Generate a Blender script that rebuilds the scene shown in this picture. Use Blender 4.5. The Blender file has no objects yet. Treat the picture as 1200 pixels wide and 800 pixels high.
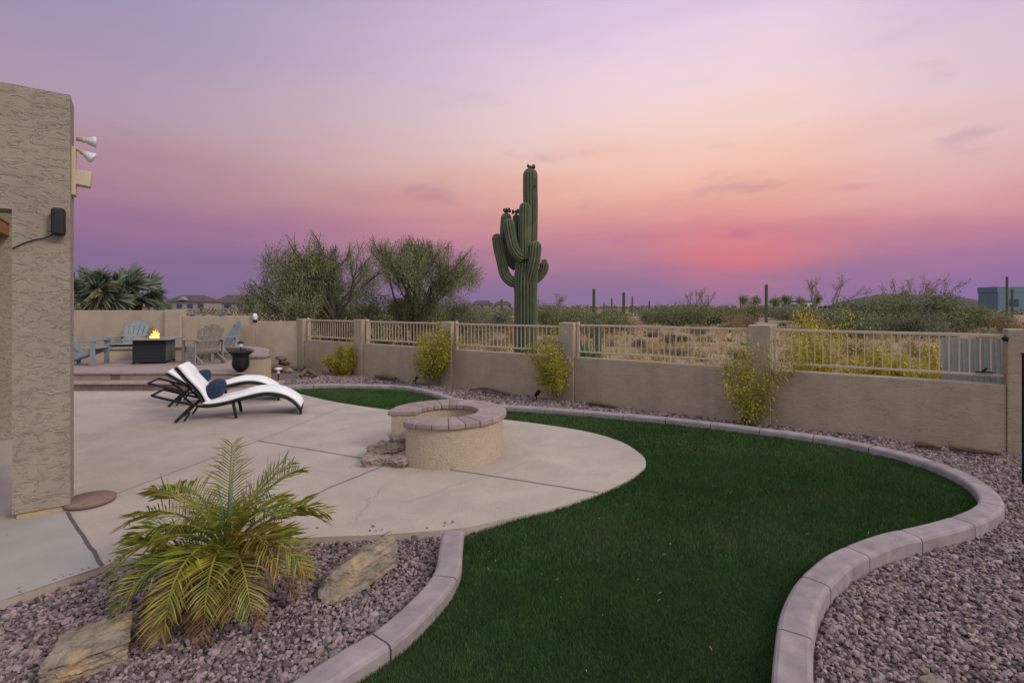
import bpy, math, random
import numpy as np
from math import radians as R, sin, cos, pi, atan2, sqrt
from mathutils import Vector, Matrix, noise as mnoise
random.seed(7)
rng = np.random.default_rng(7)
S = bpy.context.scene
COL = S.collection

# ------------------------------------------------------------------ camera, sky, sun, exposure
CAMZ, F, HY = 1.65, 580.0, 358.0          # eye height, focal length and horizon row on the 1200x800 photograph
cd = bpy.data.cameras.new('camera'); cam = bpy.data.objects.new('camera', cd); COL.objects.link(cam)
cam.location = (0, 0, CAMZ); cam.rotation_euler = (R(90), 0, 0)
cd.sensor_width = 36; cd.lens = F / 1200 * 36; cd.shift_y = -(400 - HY) / 1200
cd.clip_start = 0.05; cd.clip_end = 8000
S.camera = cam
S.render.engine = 'CYCLES'
S.view_settings.view_transform = 'Standard'
S.view_settings.look = 'None'
S.view_settings.gamma = 1
S.view_settings.exposure = 0.0
S.cycles.max_bounces = 6
S.cycles.transparent_max_bounces = 8

def lin(c):
    return tuple(((v / 255) / 12.92 if v / 255 <= 0.04045 else ((v / 255 + 0.055) / 1.055) ** 2.4) for v in c) + (1,)

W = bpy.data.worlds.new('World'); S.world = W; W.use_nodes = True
def build_world():
    nt = W.node_tree; N = nt.nodes; L = nt.links; N.clear()
    def nd(t, **k):
        n = N.new(t)
        for a, b in k.items(): setattr(n, a, b)
        return n
    def math_(op, a, b=None, c=None, clamp=False):
        n = nd('ShaderNodeMath', operation=op, use_clamp=clamp)
        for i, v in enumerate((a, b, c)):
            if v is None: continue
            if isinstance(v, (int, float)): n.inputs[i].default_value = v
            else: L.new(v, n.inputs[i])
        return n.outputs[0]
    tc = nd('ShaderNodeTexCoord'); sx = nd('ShaderNodeSeparateXYZ'); L.new(tc.outputs['Generated'], sx.inputs[0])
    el = math_('MULTIPLY', math_('ARCSINE', sx.outputs[2]), 180 / pi)
    az = math_('MULTIPLY', math_('ARCTAN2', sx.outputs[0], sx.outputs[1]), 180 / pi)
    # soft bands of cloud bend the layers a little
    nz = nd('ShaderNodeTexNoise'); mp = nd('ShaderNodeMapping'); mp.inputs['Scale'].default_value = (1.6, 1.6, 9)
    L.new(tc.outputs['Generated'], mp.inputs[0]); L.new(mp.outputs[0], nz.inputs[0]); nz.inputs['Scale'].default_value = 2.2; nz.inputs['Detail'].default_value = 5; nz.inputs['Roughness'].default_value = .45
    el2 = math_('ADD', el, math_('MULTIPLY', math_('SUBTRACT', nz.outputs[0], .5), 5.5))
    fac = math_('DIVIDE', el2, 45, clamp=True)
    def ramp(stops):
        r = nd('ShaderNodeValToRGB'); cr = r.color_ramp
        cr.interpolation = 'B_SPLINE'
        cr.elements[0].position = stops[0][0] / 45; cr.elements[0].color = lin(stops[0][1])
        cr.elements[1].position = stops[-1][0] / 45; cr.elements[1].color = lin(stops[-1][1])
        for p, c in stops[1:-1]:
            e = cr.elements.new(p / 45); e.color = lin(c)
        L.new(fac, r.inputs[0]); return r.outputs[0]
    left = ramp([(0, (124, 108, 145)), (3, (127, 106, 145)), (5.5, (138, 109, 147)), (8.5, (152, 114, 148)), (11.5, (165, 130, 147)), (15, (174, 146, 160)), (19, (174, 154, 178)), (25, (152, 141, 175)), (45, (150, 145, 185))])
    mid = ramp([(0, (138, 114, 154)), (2.5, (148, 115, 152)), (5, (176, 124, 149)), (7.5, (207, 139, 150)), (10, (224, 158, 152)), (13, (238, 184, 166)), (16, (243, 198, 182)), (20, (243, 213, 208)), (24, (240, 212, 223)), (29, (229, 204, 228)), (45, (180, 165, 215))])
    right = ramp([(0, (144, 112, 164)), (2.5, (142, 112, 160)), (4.5, (168, 118, 156)), (6.5, (200, 134, 152)), (9, (216, 156, 162)), (13, (224, 184, 184)), (18, (226, 200, 208)), (25, (208, 186, 216)), (45, (170, 160, 205))])
    def mix(f, a, b, kind='MIX'):
        m = nd('ShaderNodeMix', data_type='RGBA', blend_type=kind)
        if isinstance(f, (int, float)): m.inputs[0].default_value = f
        else: L.new(f, m.inputs[0])
        for s, v in ((6, a), (7, b)):
            if isinstance(v, tuple): m.inputs[s].default_value = v
            else: L.new(v, m.inputs[s])
        return m.outputs[2]
    def mr(v, a, b, c=0, d=1):
        m = nd('ShaderNodeMapRange', interpolation_type='SMOOTHSTEP'); L.new(v, m.inputs[0])
        for i, q in enumerate((a, b, c, d)): m.inputs[i + 1].default_value = q
        return m.outputs[0]
    c = mix(mr(az, -48, 20), left, mid)
    c = mix(mr(az, 26, 48), c, right)
    # afterglow low over the horizon, where the sun went down
    ga = math_('POWER', math_('DIVIDE', math_('SUBTRACT', az, 24), 7.5), 2); ge = math_('POWER', math_('DIVIDE', math_('SUBTRACT', el2, 5.6), 2.6), 2)
    gl = math_('MULTIPLY', math_('EXPONENT', math_('MULTIPLY', math_('ADD', ga, ge), -1)), .55)
    c = mix(gl, c, lin((230, 116, 120)))
    # small drifting clouds, greyer mauve
    n2 = nd('ShaderNodeTexNoise'); m2 = nd('ShaderNodeMapping'); m2.inputs['Scale'].default_value = (2.2, 2.2, 8); m2.inputs['Location'].default_value = (1.3, 4.7, 2.4)
    L.new(tc.outputs['Generated'], m2.inputs[0]); L.new(m2.outputs[0], n2.inputs[0]); n2.inputs['Scale'].default_value = 2.6; n2.inputs['Detail'].default_value = 6
    cf = mr(n2.outputs[0], .57, .76, 0, .30)
    cf2 = math_('MULTIPLY', cf, mr(el, 14, 24, 1, .25))
    c = mix(cf2, c, lin((140, 108, 150)))
    # added fill light: sky outside the view, above and behind, brightened and paled
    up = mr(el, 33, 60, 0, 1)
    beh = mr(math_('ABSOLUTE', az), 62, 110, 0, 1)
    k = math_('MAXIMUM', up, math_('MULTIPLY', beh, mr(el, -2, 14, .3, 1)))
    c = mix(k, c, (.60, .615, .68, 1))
    low = mr(el, -1.5, 0)
    c = mix(low, (.10, .07, .07, 1), c)
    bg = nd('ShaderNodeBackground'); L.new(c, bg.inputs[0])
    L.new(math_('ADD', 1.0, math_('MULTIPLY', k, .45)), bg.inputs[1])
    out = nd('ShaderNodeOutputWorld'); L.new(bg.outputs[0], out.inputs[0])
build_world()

sd = bpy.data.lights.new('sun', 'SUN'); sun = bpy.data.objects.new('sun', sd); COL.objects.link(sun)
sd.energy = 1.7; sd.angle = R(16); sd.color = (1, .88, .74)
_az, _el = R(118), R(34)                 # soft warm directional light from the right and slightly behind the viewer
sun.rotation_euler = Vector((sin(_az) * cos(_el), cos(_az) * cos(_el), sin(_el))).to_track_quat('Z', 'Y').to_euler()

# ------------------------------------------------------------------ helpers
def P(px, py, z=0.0):
    "ground (or height z) point seen at a pixel of the photograph"
    d = (CAMZ - z) * F / (py - HY)
    return Vector(((px - 600) / F * d, d, z))
def PD(px, py, d):
    return Vector(((px - 600) / F * d, d, CAMZ - (py - HY) / F * d))

def tag(o, label=None, cat=None, group=None, kind=None):
    if label: o['label'] = label
    if cat: o['category'] = cat
    if group: o['group'] = group
    if kind: o['kind'] = kind
    return o
def empty(name, loc, label, cat, rz=0, group=None):
    o = bpy.data.objects.new(name, None); COL.objects.link(o)
    o.location = loc; o.rotation_euler = (0, 0, rz); o.empty_display_size = .1
    return tag(o, label, cat, group)

class MB:
    def __init__(s): s.v = []; s.f = []
    def add(s, vs, fs):
        b = len(s.v); s.v += [tuple(v) for v in vs]; s.f += [tuple(i + b for i in f) for f in fs]; return s
    def box(s, c, d, m=None, rz=0):
        x, y, z = d[0] / 2, d[1] / 2, d[2] / 2
        vs = [Vector((a * x, b * y, e * z)) for a in (-1, 1) for b in (-1, 1) for e in (-1, 1)]
        M = Matrix.Translation(c) @ (m.to_4x4() if m else Matrix.Rotation(rz, 4, 'Z'))
        return s.add([M @ v for v in vs], [(0, 1, 3, 2), (4, 6, 7, 5), (0, 4, 5, 1), (2, 3, 7, 6), (0, 2, 6, 4), (1, 5, 7, 3)])
    def bar(s, a, b, w, h, up=Vector((0, 0, 1))):
        "box from a to b, w across, h along up"
        a = Vector(a); b = Vector(b); d = (b - a); l = d.length; x = d / l
        y = up.cross(x)
        if y.length < 1e-4: y = Vector((0, 1, 0)).cross(x)
        y.normalize(); z = x.cross(y)
        return s.box((a + b) / 2, (l, w, h), Matrix((x, y, z)).transposed())
    def tube(s, pts, rad, n=8, cap=True, prof=None):
        pts = [Vector(p) for p in pts]; k = len(pts)
        if isinstance(rad, (int, float)): rad = [rad] * k
        ref = None; vs = []
        for i, p in enumerate(pts):
            t = (pts[min(i + 1, k - 1)] - pts[max(i - 1, 0)]).normalized()
            if ref is None:
                ref = t.orthogonal() if abs(t.z) < .99 else Vector((1, 0, 0))
            u = (ref - t * ref.dot(t)).normalized(); ref = u; w = t.cross(u)
            for j in range(n):
                a = 2 * pi * j / n; q = rad[i] * (prof[j % len(prof)] if prof else 1)
                vs.append(p + u * cos(a) * q + w * sin(a) * q)
        fs = [(i * n + j, i * n + (j + 1) % n, (i + 1) * n + (j + 1) % n, (i + 1) * n + j) for i in range(k - 1) for j in range(n)]
        if cap: fs += [tuple(range(n - 1, -1, -1)), tuple((k - 1) * n + j for j in range(n))]
        return s.add(vs, fs)
    def lathe(s, prof, n=32, c=(0, 0, 0), a0=0, a1=2 * pi):
        c = Vector(c); full = abs(a1 - a0 - 2 * pi) < 1e-6; m = n if full else n + 1; vs = []
        for r, z in prof:
            for j in range(m):
                a = a0 + (a1 - a0) * j / n; vs.append(c + Vector((r * cos(a), r * sin(a), z)))
        fs = [(i * m + j, i * m + (j + 1) % m, (i + 1) * m + (j + 1) % m, (i + 1) * m + j) for i in range(len(prof) - 1) for j in range(n)]
        return s.add(vs, fs)
    def prism(s, poly, z0, z1):
        n = len(poly)
        return s.add([(p[0], p[1], z0) for p in poly] + [(p[0], p[1], z1) for p in poly],
                     [tuple(range(n - 1, -1, -1)), tuple(range(n, 2 * n))] + [(i, (i + 1) % n, n + (i + 1) % n, n + i) for i in range(n)])
    def build(s, name, mat, parent=None, smooth=False, bevel=0, seg=2):
        me = bpy.data.meshes.new(name); me.from_pydata(s.v, [], s.f); me.update()
        me.materials.append(mat)
        if smooth: me.polygons.foreach_set('use_smooth', [True] * len(me.polygons))
        o = bpy.data.objects.new(name, me); COL.objects.link(o); o.parent = parent
        if bevel:
            b = o.modifiers.new('bevel', 'BEVEL'); b.width = bevel; b.segments = seg; b.limit_method = 'ANGLE'; b.angle_limit = R(35)
            if seg > 1 and not smooth:
                me.polygons.foreach_set('use_smooth', [True] * len(me.polygons))
                w = o.modifiers.new('wn', 'WEIGHTED_NORMAL'); w.keep_sharp = True
        return o

def np_mesh(name, V, Fc, mats, parent=None, smooth=False, midx=None):
    "fast mesh: V (n,3), Fc (m,k)"
    me = bpy.data.meshes.new(name); m, k = Fc.shape
    me.vertices.add(len(V)); me.vertices.foreach_set('co', np.ascontiguousarray(V, dtype=np.float32).ravel())
    me.loops.add(m * k); me.loops.foreach_set('vertex_index', np.ascontiguousarray(Fc, dtype=np.int32).ravel())
    me.polygons.add(m); me.polygons.foreach_set('loop_start', np.arange(0, m * k, k, dtype=np.int32))
    me.update(calc_edges=True)
    for mt in (mats if isinstance(mats, (list, tuple)) else [mats]): me.materials.append(mt)
    me.polygons.foreach_set('use_smooth', np.full(m, smooth))
    if midx is not None: me.polygons.foreach_set('material_index', np.ascontiguousarray(midx, dtype=np.int32))
    me.update()
    o = bpy.data.objects.new(name, me); COL.objects.link(o); o.parent = parent
    return o

def norm(a): return a / (np.linalg.norm(a, axis=-1, keepdims=True) + 1e-9)
def leaf_quads(C, size, asp=.5, D=None, jit=.35):
    "a quad leaf at each centre C; D optional leaf axis"
    n = len(C); size = np.broadcast_to(np.asarray(size, float), (n,))[:, None]
    d = norm(rng.normal(size=(n, 3))) if D is None else norm(D + rng.normal(size=(n, 3)) * jit)
    q = norm(np.cross(d, rng.normal(size=(n, 3))))
    a = d * size / 2; b = q * size / 2 * asp
    V = np.stack([C - a, C + b, C + a, C - b], 1).reshape(-1, 3)
    return V, np.arange(4 * n).reshape(n, 4)

def spline(pts, n=8):
    "Catmull-Rom through 2D/3D points"
    pts = [Vector(p) for p in pts]; out = []
    for i in range(len(pts) - 1):
        p0 = pts[max(i - 1, 0)]; p1 = pts[i]; p2 = pts[i + 1]; p3 = pts[min(i + 2, len(pts) - 1)]
        for j in range(n):
            t = j / n
            out.append(.5 * ((2 * p1) + (p2 - p0) * t + (2 * p0 - 5 * p1 + 4 * p2 - p3) * t * t + (3 * p1 - p0 - 3 * p2 + p3) * t ** 3))
    out.append(pts[-1]); return out
def resample(pts, step):
    out = [pts[0].copy()]; acc = 0
    for a, b in zip(pts, pts[1:]):
        l = (b - a).length; p = 0
        while l - p + acc >= step:
            p += step - acc; acc = 0; out.append(a.lerp(b, p / l))
        acc += l - p
    return out
def inside(X, Y, poly):
    r = np.zeros(len(X), bool); n = len(poly)
    for i in range(n):
        x0, y0 = poly[i][0], poly[i][1]; x1, y1 = poly[(i + 1) % n][0], poly[(i + 1) % n][1]
        if y0 == y1: continue
        c = ((y0 > Y) != (y1 > Y)) & (X < (x1 - x0) * (Y - y0) / (y1 - y0) + x0)
        r ^= c
    return r

# ------------------------------------------------------------------ materials
def mat(name, col, rough=.8, var=.12, scale=8, bump=0, bscale=60, detail=4, spec=.3, metal=0, col2=None, island=0, coat=0, island_hue=0, stretch=(1, 1, 1), dist=0, trans=0):
    m = bpy.data.materials.new(name); m.use_nodes = True; nt = m.node_tree; N = nt.nodes; L = nt.links
    b = N['Principled BSDF']; b.inputs['Roughness'].default_value = rough; b.inputs['Metallic'].default_value = metal
    b.inputs['Specular IOR Level'].default_value = spec
    tc = N.new('ShaderNodeTexCoord'); mp = N.new('ShaderNodeMapping'); mp.inputs['Scale'].default_value = stretch
    L.new(tc.outputs['Object'], mp.inputs[0])
    nz = N.new('ShaderNodeTexNoise'); nz.inputs['Scale'].default_value = scale; nz.inputs['Detail'].default_value = 6; nz.inputs['Roughness'].default_value = .6
    L.new(mp.outputs[0], nz.inputs[0])
    rp = N.new('ShaderNodeValToRGB'); rp.color_ramp.elements[0].position = .3; rp.color_ramp.elements[1].position = .7
    c2 = col2 or tuple(min(1, c * (1 + var)) for c in col)
    c1 = col if col2 else tuple(c * (1 - var) for c in col)
    rp.color_ramp.elements[0].color = tuple(c1) + (1,); rp.color_ramp.elements[1].color = tuple(c2) + (1,)
    L.new(nz.outputs[0], rp.inputs[0]); cout = rp.outputs[0]
    if island:
        g = N.new('ShaderNodeNewGeometry')
        hs = N.new('ShaderNodeHueSaturation'); mr = N.new('ShaderNodeMapRange')
        mr.inputs[3].default_value = 1 - island; mr.inputs[4].default_value = 1 + island
        L.new(g.outputs['Random Per Island'], mr.inputs[0]); L.new(mr.outputs[0], hs.inputs['Value']); L.new(cout, hs.inputs['Color'])
        if island_hue:
            m3 = N.new('ShaderNodeMath'); m3.operation = 'MULTIPLY'; m3.inputs[1].default_value = 37.7; L.new(g.outputs['Random Per Island'], m3.inputs[0])
            m4 = N.new('ShaderNodeMath'); m4.operation = 'FRACT'; L.new(m3.outputs[0], m4.inputs[0])
            m5 = N.new('ShaderNodeMapRange'); m5.inputs[3].default_value = .5 - island_hue; m5.inputs[4].default_value = .5 + island_hue
            L.new(m4.outputs[0], m5.inputs[0]); L.new(m5.outputs[0], hs.inputs['Hue'])
        cout = hs.outputs[0]
    L.new(cout, b.inputs['Base Color'])
    if bump:
        n2 = N.new('ShaderNodeTexNoise'); n2.inputs['Scale'].default_value = bscale; n2.inputs['Detail'].default_value = detail; n2.inputs['Distortion'].default_value = dist
        L.new(mp.outputs[0], n2.inputs[0])
        bp = N.new('ShaderNodeBump'); bp.inputs['Strength'].default_value = 1; bp.inputs['Distance'].default_value = bump
        L.new(n2.outputs[0], bp.inputs['Height']); L.new(bp.outputs[0], b.inputs['Normal'])
    if trans:
        t = N.new('ShaderNodeBsdfTranslucent'); L.new(cout, t.inputs[0]); mx = N.new('ShaderNodeMixShader'); mx.inputs[0].default_value = trans
        L.new(b.outputs[0], mx.inputs[1]); L.new(t.outputs[0], mx.inputs[2]); L.new(mx.outputs[0], N['Material Output'].inputs[0])
    return m

def stucco(name, col, bump=.012, sc=9, flat=.45, var=.1, streak=.88):
    "skip-trowel stucco: flat patches with torn, raised edges"
    m = mat(name, col, .9, var, 3, 0)
    nt = m.node_tree; N = nt.nodes; L = nt.links; b = N['Principled BSDF']
    tc = [n for n in N if n.type == 'TEX_COORD'][0]; mp = N.new('ShaderNodeMapping'); mp.inputs['Scale'].default_value = (1, 1, 2.0)
    L.new(tc.outputs['Object'], mp.inputs[0])
    n1 = N.new('ShaderNodeTexNoise'); n1.inputs['Scale'].default_value = sc; n1.inputs['Detail'].default_value = 4; n1.inputs['Distortion'].default_value = .7; n1.inputs['Roughness'].default_value = .55
    L.new(mp.outputs[0], n1.inputs[0])
    w = N.new('ShaderNodeMath'); w.operation = 'MULTIPLY'; w.inputs[1].default_value = 3.6; L.new(n1.outputs[0], w.inputs[0])
    fr = N.new('ShaderNodeMath'); fr.operation = 'FRACT'; L.new(w.outputs[0], fr.inputs[0])
    rp = N.new('ShaderNodeValToRGB'); rp.color_ramp.elements[0].position = 0; rp.color_ramp.elements[0].color = (0, 0, 0, 1); rp.color_ramp.elements[1].position = .5
    e = rp.color_ramp.elements.new(.955); e.color = (.9, .9, .9, 1); e = rp.color_ramp.elements.new(1); e.color = (0, 0, 0, 1)
    L.new(fr.outputs[0], rp.inputs[0])
    n2 = N.new('ShaderNodeTexNoise'); n2.inputs['Scale'].default_value = 140; n2.inputs['Detail'].default_value = 3; L.new(tc.outputs['Object'], n2.inputs[0])
    ad = N.new('ShaderNodeMath'); ad.operation = 'MULTIPLY_ADD'; ad.inputs[1].default_value = .18; L.new(n2.outputs[0], ad.inputs[0]); L.new(rp.outputs[0], ad.inputs[2])
    bp = N.new('ShaderNodeBump'); bp.inputs['Distance'].default_value = bump; bp.inputs['Strength'].default_value = flat + .5
    src = b.inputs['Base Color'].links[0].from_socket
    m3 = N.new('ShaderNodeMapping'); m3.inputs['Scale'].default_value = (2.6, 2.6, .45); L.new(tc.outputs['Object'], m3.inputs[0])
    n3 = N.new('ShaderNodeTexNoise'); n3.inputs['Scale'].default_value = 2; n3.inputs['Detail'].default_value = 7; n3.inputs['Roughness'].default_value = .65; L.new(m3.outputs[0], n3.inputs[0])
    r3 = N.new('ShaderNodeMapRange'); r3.inputs[1].default_value = .48; r3.inputs[2].default_value = .75; r3.inputs[3].default_value = 1; r3.inputs[4].default_value = streak; L.new(n3.outputs[0], r3.inputs[0])
    x3 = N.new('ShaderNodeMix'); x3.data_type = 'RGBA'; x3.blend_type = 'MULTIPLY'; x3.inputs[0].default_value = 1; L.new(src, x3.inputs[6]); L.new(r3.outputs[0], x3.inputs[7]); L.new(x3.outputs[2], b.inputs['Base Color'])
    L.new(ad.outputs[0], bp.inputs['Height']); L.new(bp.outputs[0], b.inputs['Normal'])
    return m

M = {}
M['house'] = stucco('house_stucco', (.28, .235, .19), .0095, 9.5, .35, .1, .96)
M['wall'] = stucco('wall_stucco', (.355, .28, .208), .006, 7, .25, .10)
M['block'] = stucco('block_wall_paint', (.40, .315, .24), .003, 5, .1)
M['pit'] = mat('pit_stucco', (.41, .325, .24), .95, .1, 20, .012, 55, 3, dist=.4)
M['cap'] = mat('paver_cap', (.28, .215, .20), .85, .15, 30, .003, 120, island=.16, island_hue=.02)
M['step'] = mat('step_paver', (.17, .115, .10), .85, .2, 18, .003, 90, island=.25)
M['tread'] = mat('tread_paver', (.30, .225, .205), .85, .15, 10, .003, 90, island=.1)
M['terrace'] = mat('terrace_paver', (.30, .225, .21), .85, .15, 5, .003, 60)
M['curb'] = mat('curb_concrete', (.27, .228, .232), .85, .25, 7, .0025, 200, detail=6)
M['joint'] = mat('dark_joint', (.10, .08, .075), .9)  # even dark tone for the slab's joint lines and hairline cracks
M['fence'] = mat('fence_paint', (.49, .39, .275), .5, .06, 8, .0005, 200, spec=.4)
M['black'] = mat('black_metal', (.009, .009, .010), .6, .2, 20, .0005, 150, spec=.25)
M['blackdull'] = mat('black_plastic', (.015, .015, .018), .6, .2, 20)
M['wicker'] = mat('dark_wicker', (.018, .016, .018), .6, .3, 60, .003, 180, stretch=(1, 1, 3))
M['cushion'] = mat('white_cushion', (.78, .78, .80), .9, .04, 8, .006, 22)
M['navy'] = mat('navy_fabric', (.018, .034, .075), .85, .2, 30, .002, 90)
M['poly'] = mat('blue_grey_plastic', (.20, .23, .25), .6, .08, 6, .0008, 60, spec=.35)
M['polytan'] = mat('weathered_taupe_plastic', (.27, .25, .22), .65, .1, 6, .0008, 60, spec=.35)
M['slate'] = mat('table_top', (.24, .22, .20), .5, .12, 12, .001, 60)
M['tabblack'] = mat('table_panel', (.018, .020, .026), .5, .2, 12, .0008, 60, spec=.4)
M['tabside'] = mat('table_side_panel', (.10, .115, .11), .5, .1, 12)
M['wood'] = mat('ceiling_wood', (.22, .11, .035), .6, .35, 6, .001, 60, stretch=(1, 12, 1))
M['beige'] = mat('beige_box', (.50, .40, .28), .6, .05, 8)
M['white'] = mat('white_paint', (.75, .74, .72), .4, .04, 10)
M['glass'] = mat('lamp_glass', (.55, .58, .62), .12, .1, 10, spec=.8)
M['disc'] = mat('stepping_stone', (.19, .125, .105), .9, .15, 20, .004, 70)
M['ftan'] = mat('footing', (.40, .31, .18), .9, .1, 20, .004, 70)
M['soil'] = mat('gravel_bed', (.16, .12, .12), .95, .3, 60, .01, 80)
M['stone'] = mat('gravel_stone', (.20, .142, .142), .85, .2, 40, .002, 150, island=.66, island_hue=.07)
M['turfbase'] = mat('turf_backing', (.012, .03, .012), .95, .3, 12)
M['blade'] = mat('turf_blade', (.044, .092, .022), .55, .25, 3, island=.5, island_hue=.02, spec=.25)
M['straw'] = mat('straw', (.50, .40, .20), .8, .2, 5, island=.3)
M['drygrass'] = mat('dry_grass', (.36, .245, .09), .85, .2, .3, island=.4, col2=(.42, .31, .16))
M['saguaro'] = mat('saguaro_skin', (.062, .076, .043), .75, .25, 6, .012, 30)
M['rib'] = mat('saguaro_rib', (.19, .19, .125), .8, .3, 30, .004, 120)
M['drab'] = mat('saguaro_bud', (.075, .07, .04), .9, .3, 20)
M['sagfar'] = mat('far_saguaro', (.04, .048, .034), .85, .2, 6)
M['bark'] = mat('mesquite_bark', (.10, .08, .06), .9, .3, 12, .01, 30)
M['twig'] = mat('dry_twig', (.20, .16, .12), .9, .2, 12)
M['palmtrunk'] = mat('palm_trunk', (.11, .055, .025), .95, .4, 25, .02, 50)
M['mesq'] = mat('mesquite_leaf', (.20, .215, .10), .7, .25, 1.2, island=.35, island_hue=.02, trans=.25)
M['sage'] = mat('desert_leaf', (.165, .175, .105), .8, .25, .8, island=.35, trans=.2)
M['palo'] = mat('palo_verde_leaf', (.175, .18, .085), .8, .25, .8, island=.3, trans=.25)
M['drybush'] = mat('dry_bush_leaf', (.24, .165, .085), .85, .25, .8, island=.35)
M['greybush'] = mat('grey_bush_leaf', (.17, .145, .105), .85, .25, .8, island=.35)
M['yellow'] = mat('yellow_shrub_leaf', (.44, .37, .05), .7, .2, 3, island=.35, island_hue=.02, trans=.3)
M['lime'] = mat('lime_leaf', (.30, .28, .03), .65, .3, 5, island=.4, island_hue=.02, trans=.3)
M['fanpalm'] = mat('fan_leaf', (.17, .21, .155), .6, .2, 2, island=.3, trans=.15)
M['fanpalmy'] = mat('fan_leaf_yellow', (.23, .23, .10), .6, .2, 2, island=.3, trans=.15)
M['frond'] = mat('date_leaf', (.09, .15, .03), .45, .3, 9, island=.45, spec=.4, trans=.25, col2=(.34, .29, .04))
M['frondy'] = mat('date_leaf_yellow', (.20, .17, .03), .5, .3, 9, island=.45, spec=.35, trans=.25, col2=(.36, .20, .035))
M['deadfrond'] = mat('dead_frond', (.13, .065, .022), .8, .3, 9, island=.45, col2=(.22, .12, .05))
M['farscrub'] = mat('far_scrub_leaf', (.15, .145, .10), .9, .2, .03, island=.25, col2=(.22, .175, .12))
M['spear'] = mat('date_spear', (.13, .17, .13), .5, .15, 9, spec=.4)
M['agave'] = mat('agave_leaf', (.10, .16, .09), .6, .2, 9)
M['roof'] = mat('roof_tile', (.075, .062, .06), .9, .15, 2)
M['farwall'] = mat('far_house_wall', (.24, .22, .23), .9, .08, .3)
M['farwin'] = mat('far_window', (.05, .055, .08), .3, .1, .5)
M['blueb'] = mat('blue_cladding', (.10, .15, .19), .7, .08, .3)
M['palebl'] = mat('pale_trim', (.42, .43, .46), .7, .08, .3)
M['corr'] = mat('grey_sheet', (.31, .30, .285), .8, .12, 6, .002, 80)
M['bluecap'] = mat('blue_plastic', (.02, .09, .22), .5)
M['wood2'] = mat('weathered_log', (.13, .09, .06), .9, .35, 14, .01, 40, stretch=(1, 1, 5))
M['hill'] = mat('far_ridge', (.06, .06, .045), .95, .2, .05)

def stone_mat(name, a, b, sc=5, warm=(.27, .21, .135)):
    m = mat(name, a, .88, .1, sc, .02, 22, 10, col2=b, stretch=(1, 1, 1.4))
    nt = m.node_tree; N = nt.nodes; L = nt.links; bs = N['Principled BSDF']
    src = bs.inputs['Base Color'].links[0].from_socket
    n = N.new('ShaderNodeTexNoise'); n.inputs['Scale'].default_value = sc * .7; n.inputs['Detail'].default_value = 4
    mp = N.new('ShaderNodeMapping'); mp.inputs['Location'].default_value = (5, 2, 1); tc = N.new('ShaderNodeTexCoord')
    L.new(tc.outputs['Object'], mp.inputs[0]); L.new(mp.outputs[0], n.inputs[0])
    r = N.new('ShaderNodeMapRange'); r.inputs[1].default_value = .55; r.inputs[2].default_value = .68; L.new(n.outputs[0], r.inputs[0])
    mx = N.new('ShaderNodeMix'); mx.data_type = 'RGBA'; L.new(r.outputs[0], mx.inputs[0]); L.new(src, mx.inputs[6]); mx.inputs[7].default_value = warm + (1,)
    L.new(mx.outputs[2], bs.inputs['Base Color']); return m
M['boulder'] = stone_mat('boulder', (.13, .105, .08), (.33, .27, .21), 9, (.38, .27, .16))
def scar(m, col, sc, lo, hi, z=1.0, amt=1.0):
    nt = m.node_tree; N = nt.nodes; L = nt.links; bs = N['Principled BSDF']; src = bs.inputs['Base Color'].links[0].from_socket
    tc = N.new('ShaderNodeTexCoord'); mp = N.new('ShaderNodeMapping'); mp.inputs['Scale'].default_value = (1, 1, z); mp.inputs['Location'].default_value = (2, 5, 1)
    n = N.new('ShaderNodeTexNoise'); n.inputs['Scale'].default_value = sc; n.inputs['Detail'].default_value = 6; L.new(tc.outputs['Object'], mp.inputs[0]); L.new(mp.outputs[0], n.inputs[0])
    r = N.new('ShaderNodeMapRange'); r.inputs[1].default_value = lo; r.inputs[2].default_value = hi; r.inputs[4].default_value = amt; L.new(n.outputs[0], r.inputs[0])
    mx = N.new('ShaderNodeMix'); mx.data_type = 'RGBA'; L.new(r.outputs[0], mx.inputs[0]); L.new(src, mx.inputs[6]); mx.inputs[7].default_value = col + (1,); L.new(mx.outputs[2], bs.inputs['Base Color'])
scar(M['saguaro'], (.15, .115, .075), 3.5, .57, .68, .6, .8)
scar(M['blade'], (.075, .10, .035), 1.1, .48, .7, 1, .7)
scar(M['cushion'], (.60, .60, .62), 3, .5, .75, 1, .5)
scar(M['stone'], (.30, .25, .24), 1.4, .5, .7, 1, .35)
M['flag'] = stone_mat('flagstone', (.15, .11, .085), (.33, .27, .23), 11, (.34, .21, .10))
M['darkrock'] = stone_mat('dark_rock', (.07, .05, .045), (.16, .12, .11), 8, (.2, .14, .1))

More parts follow.
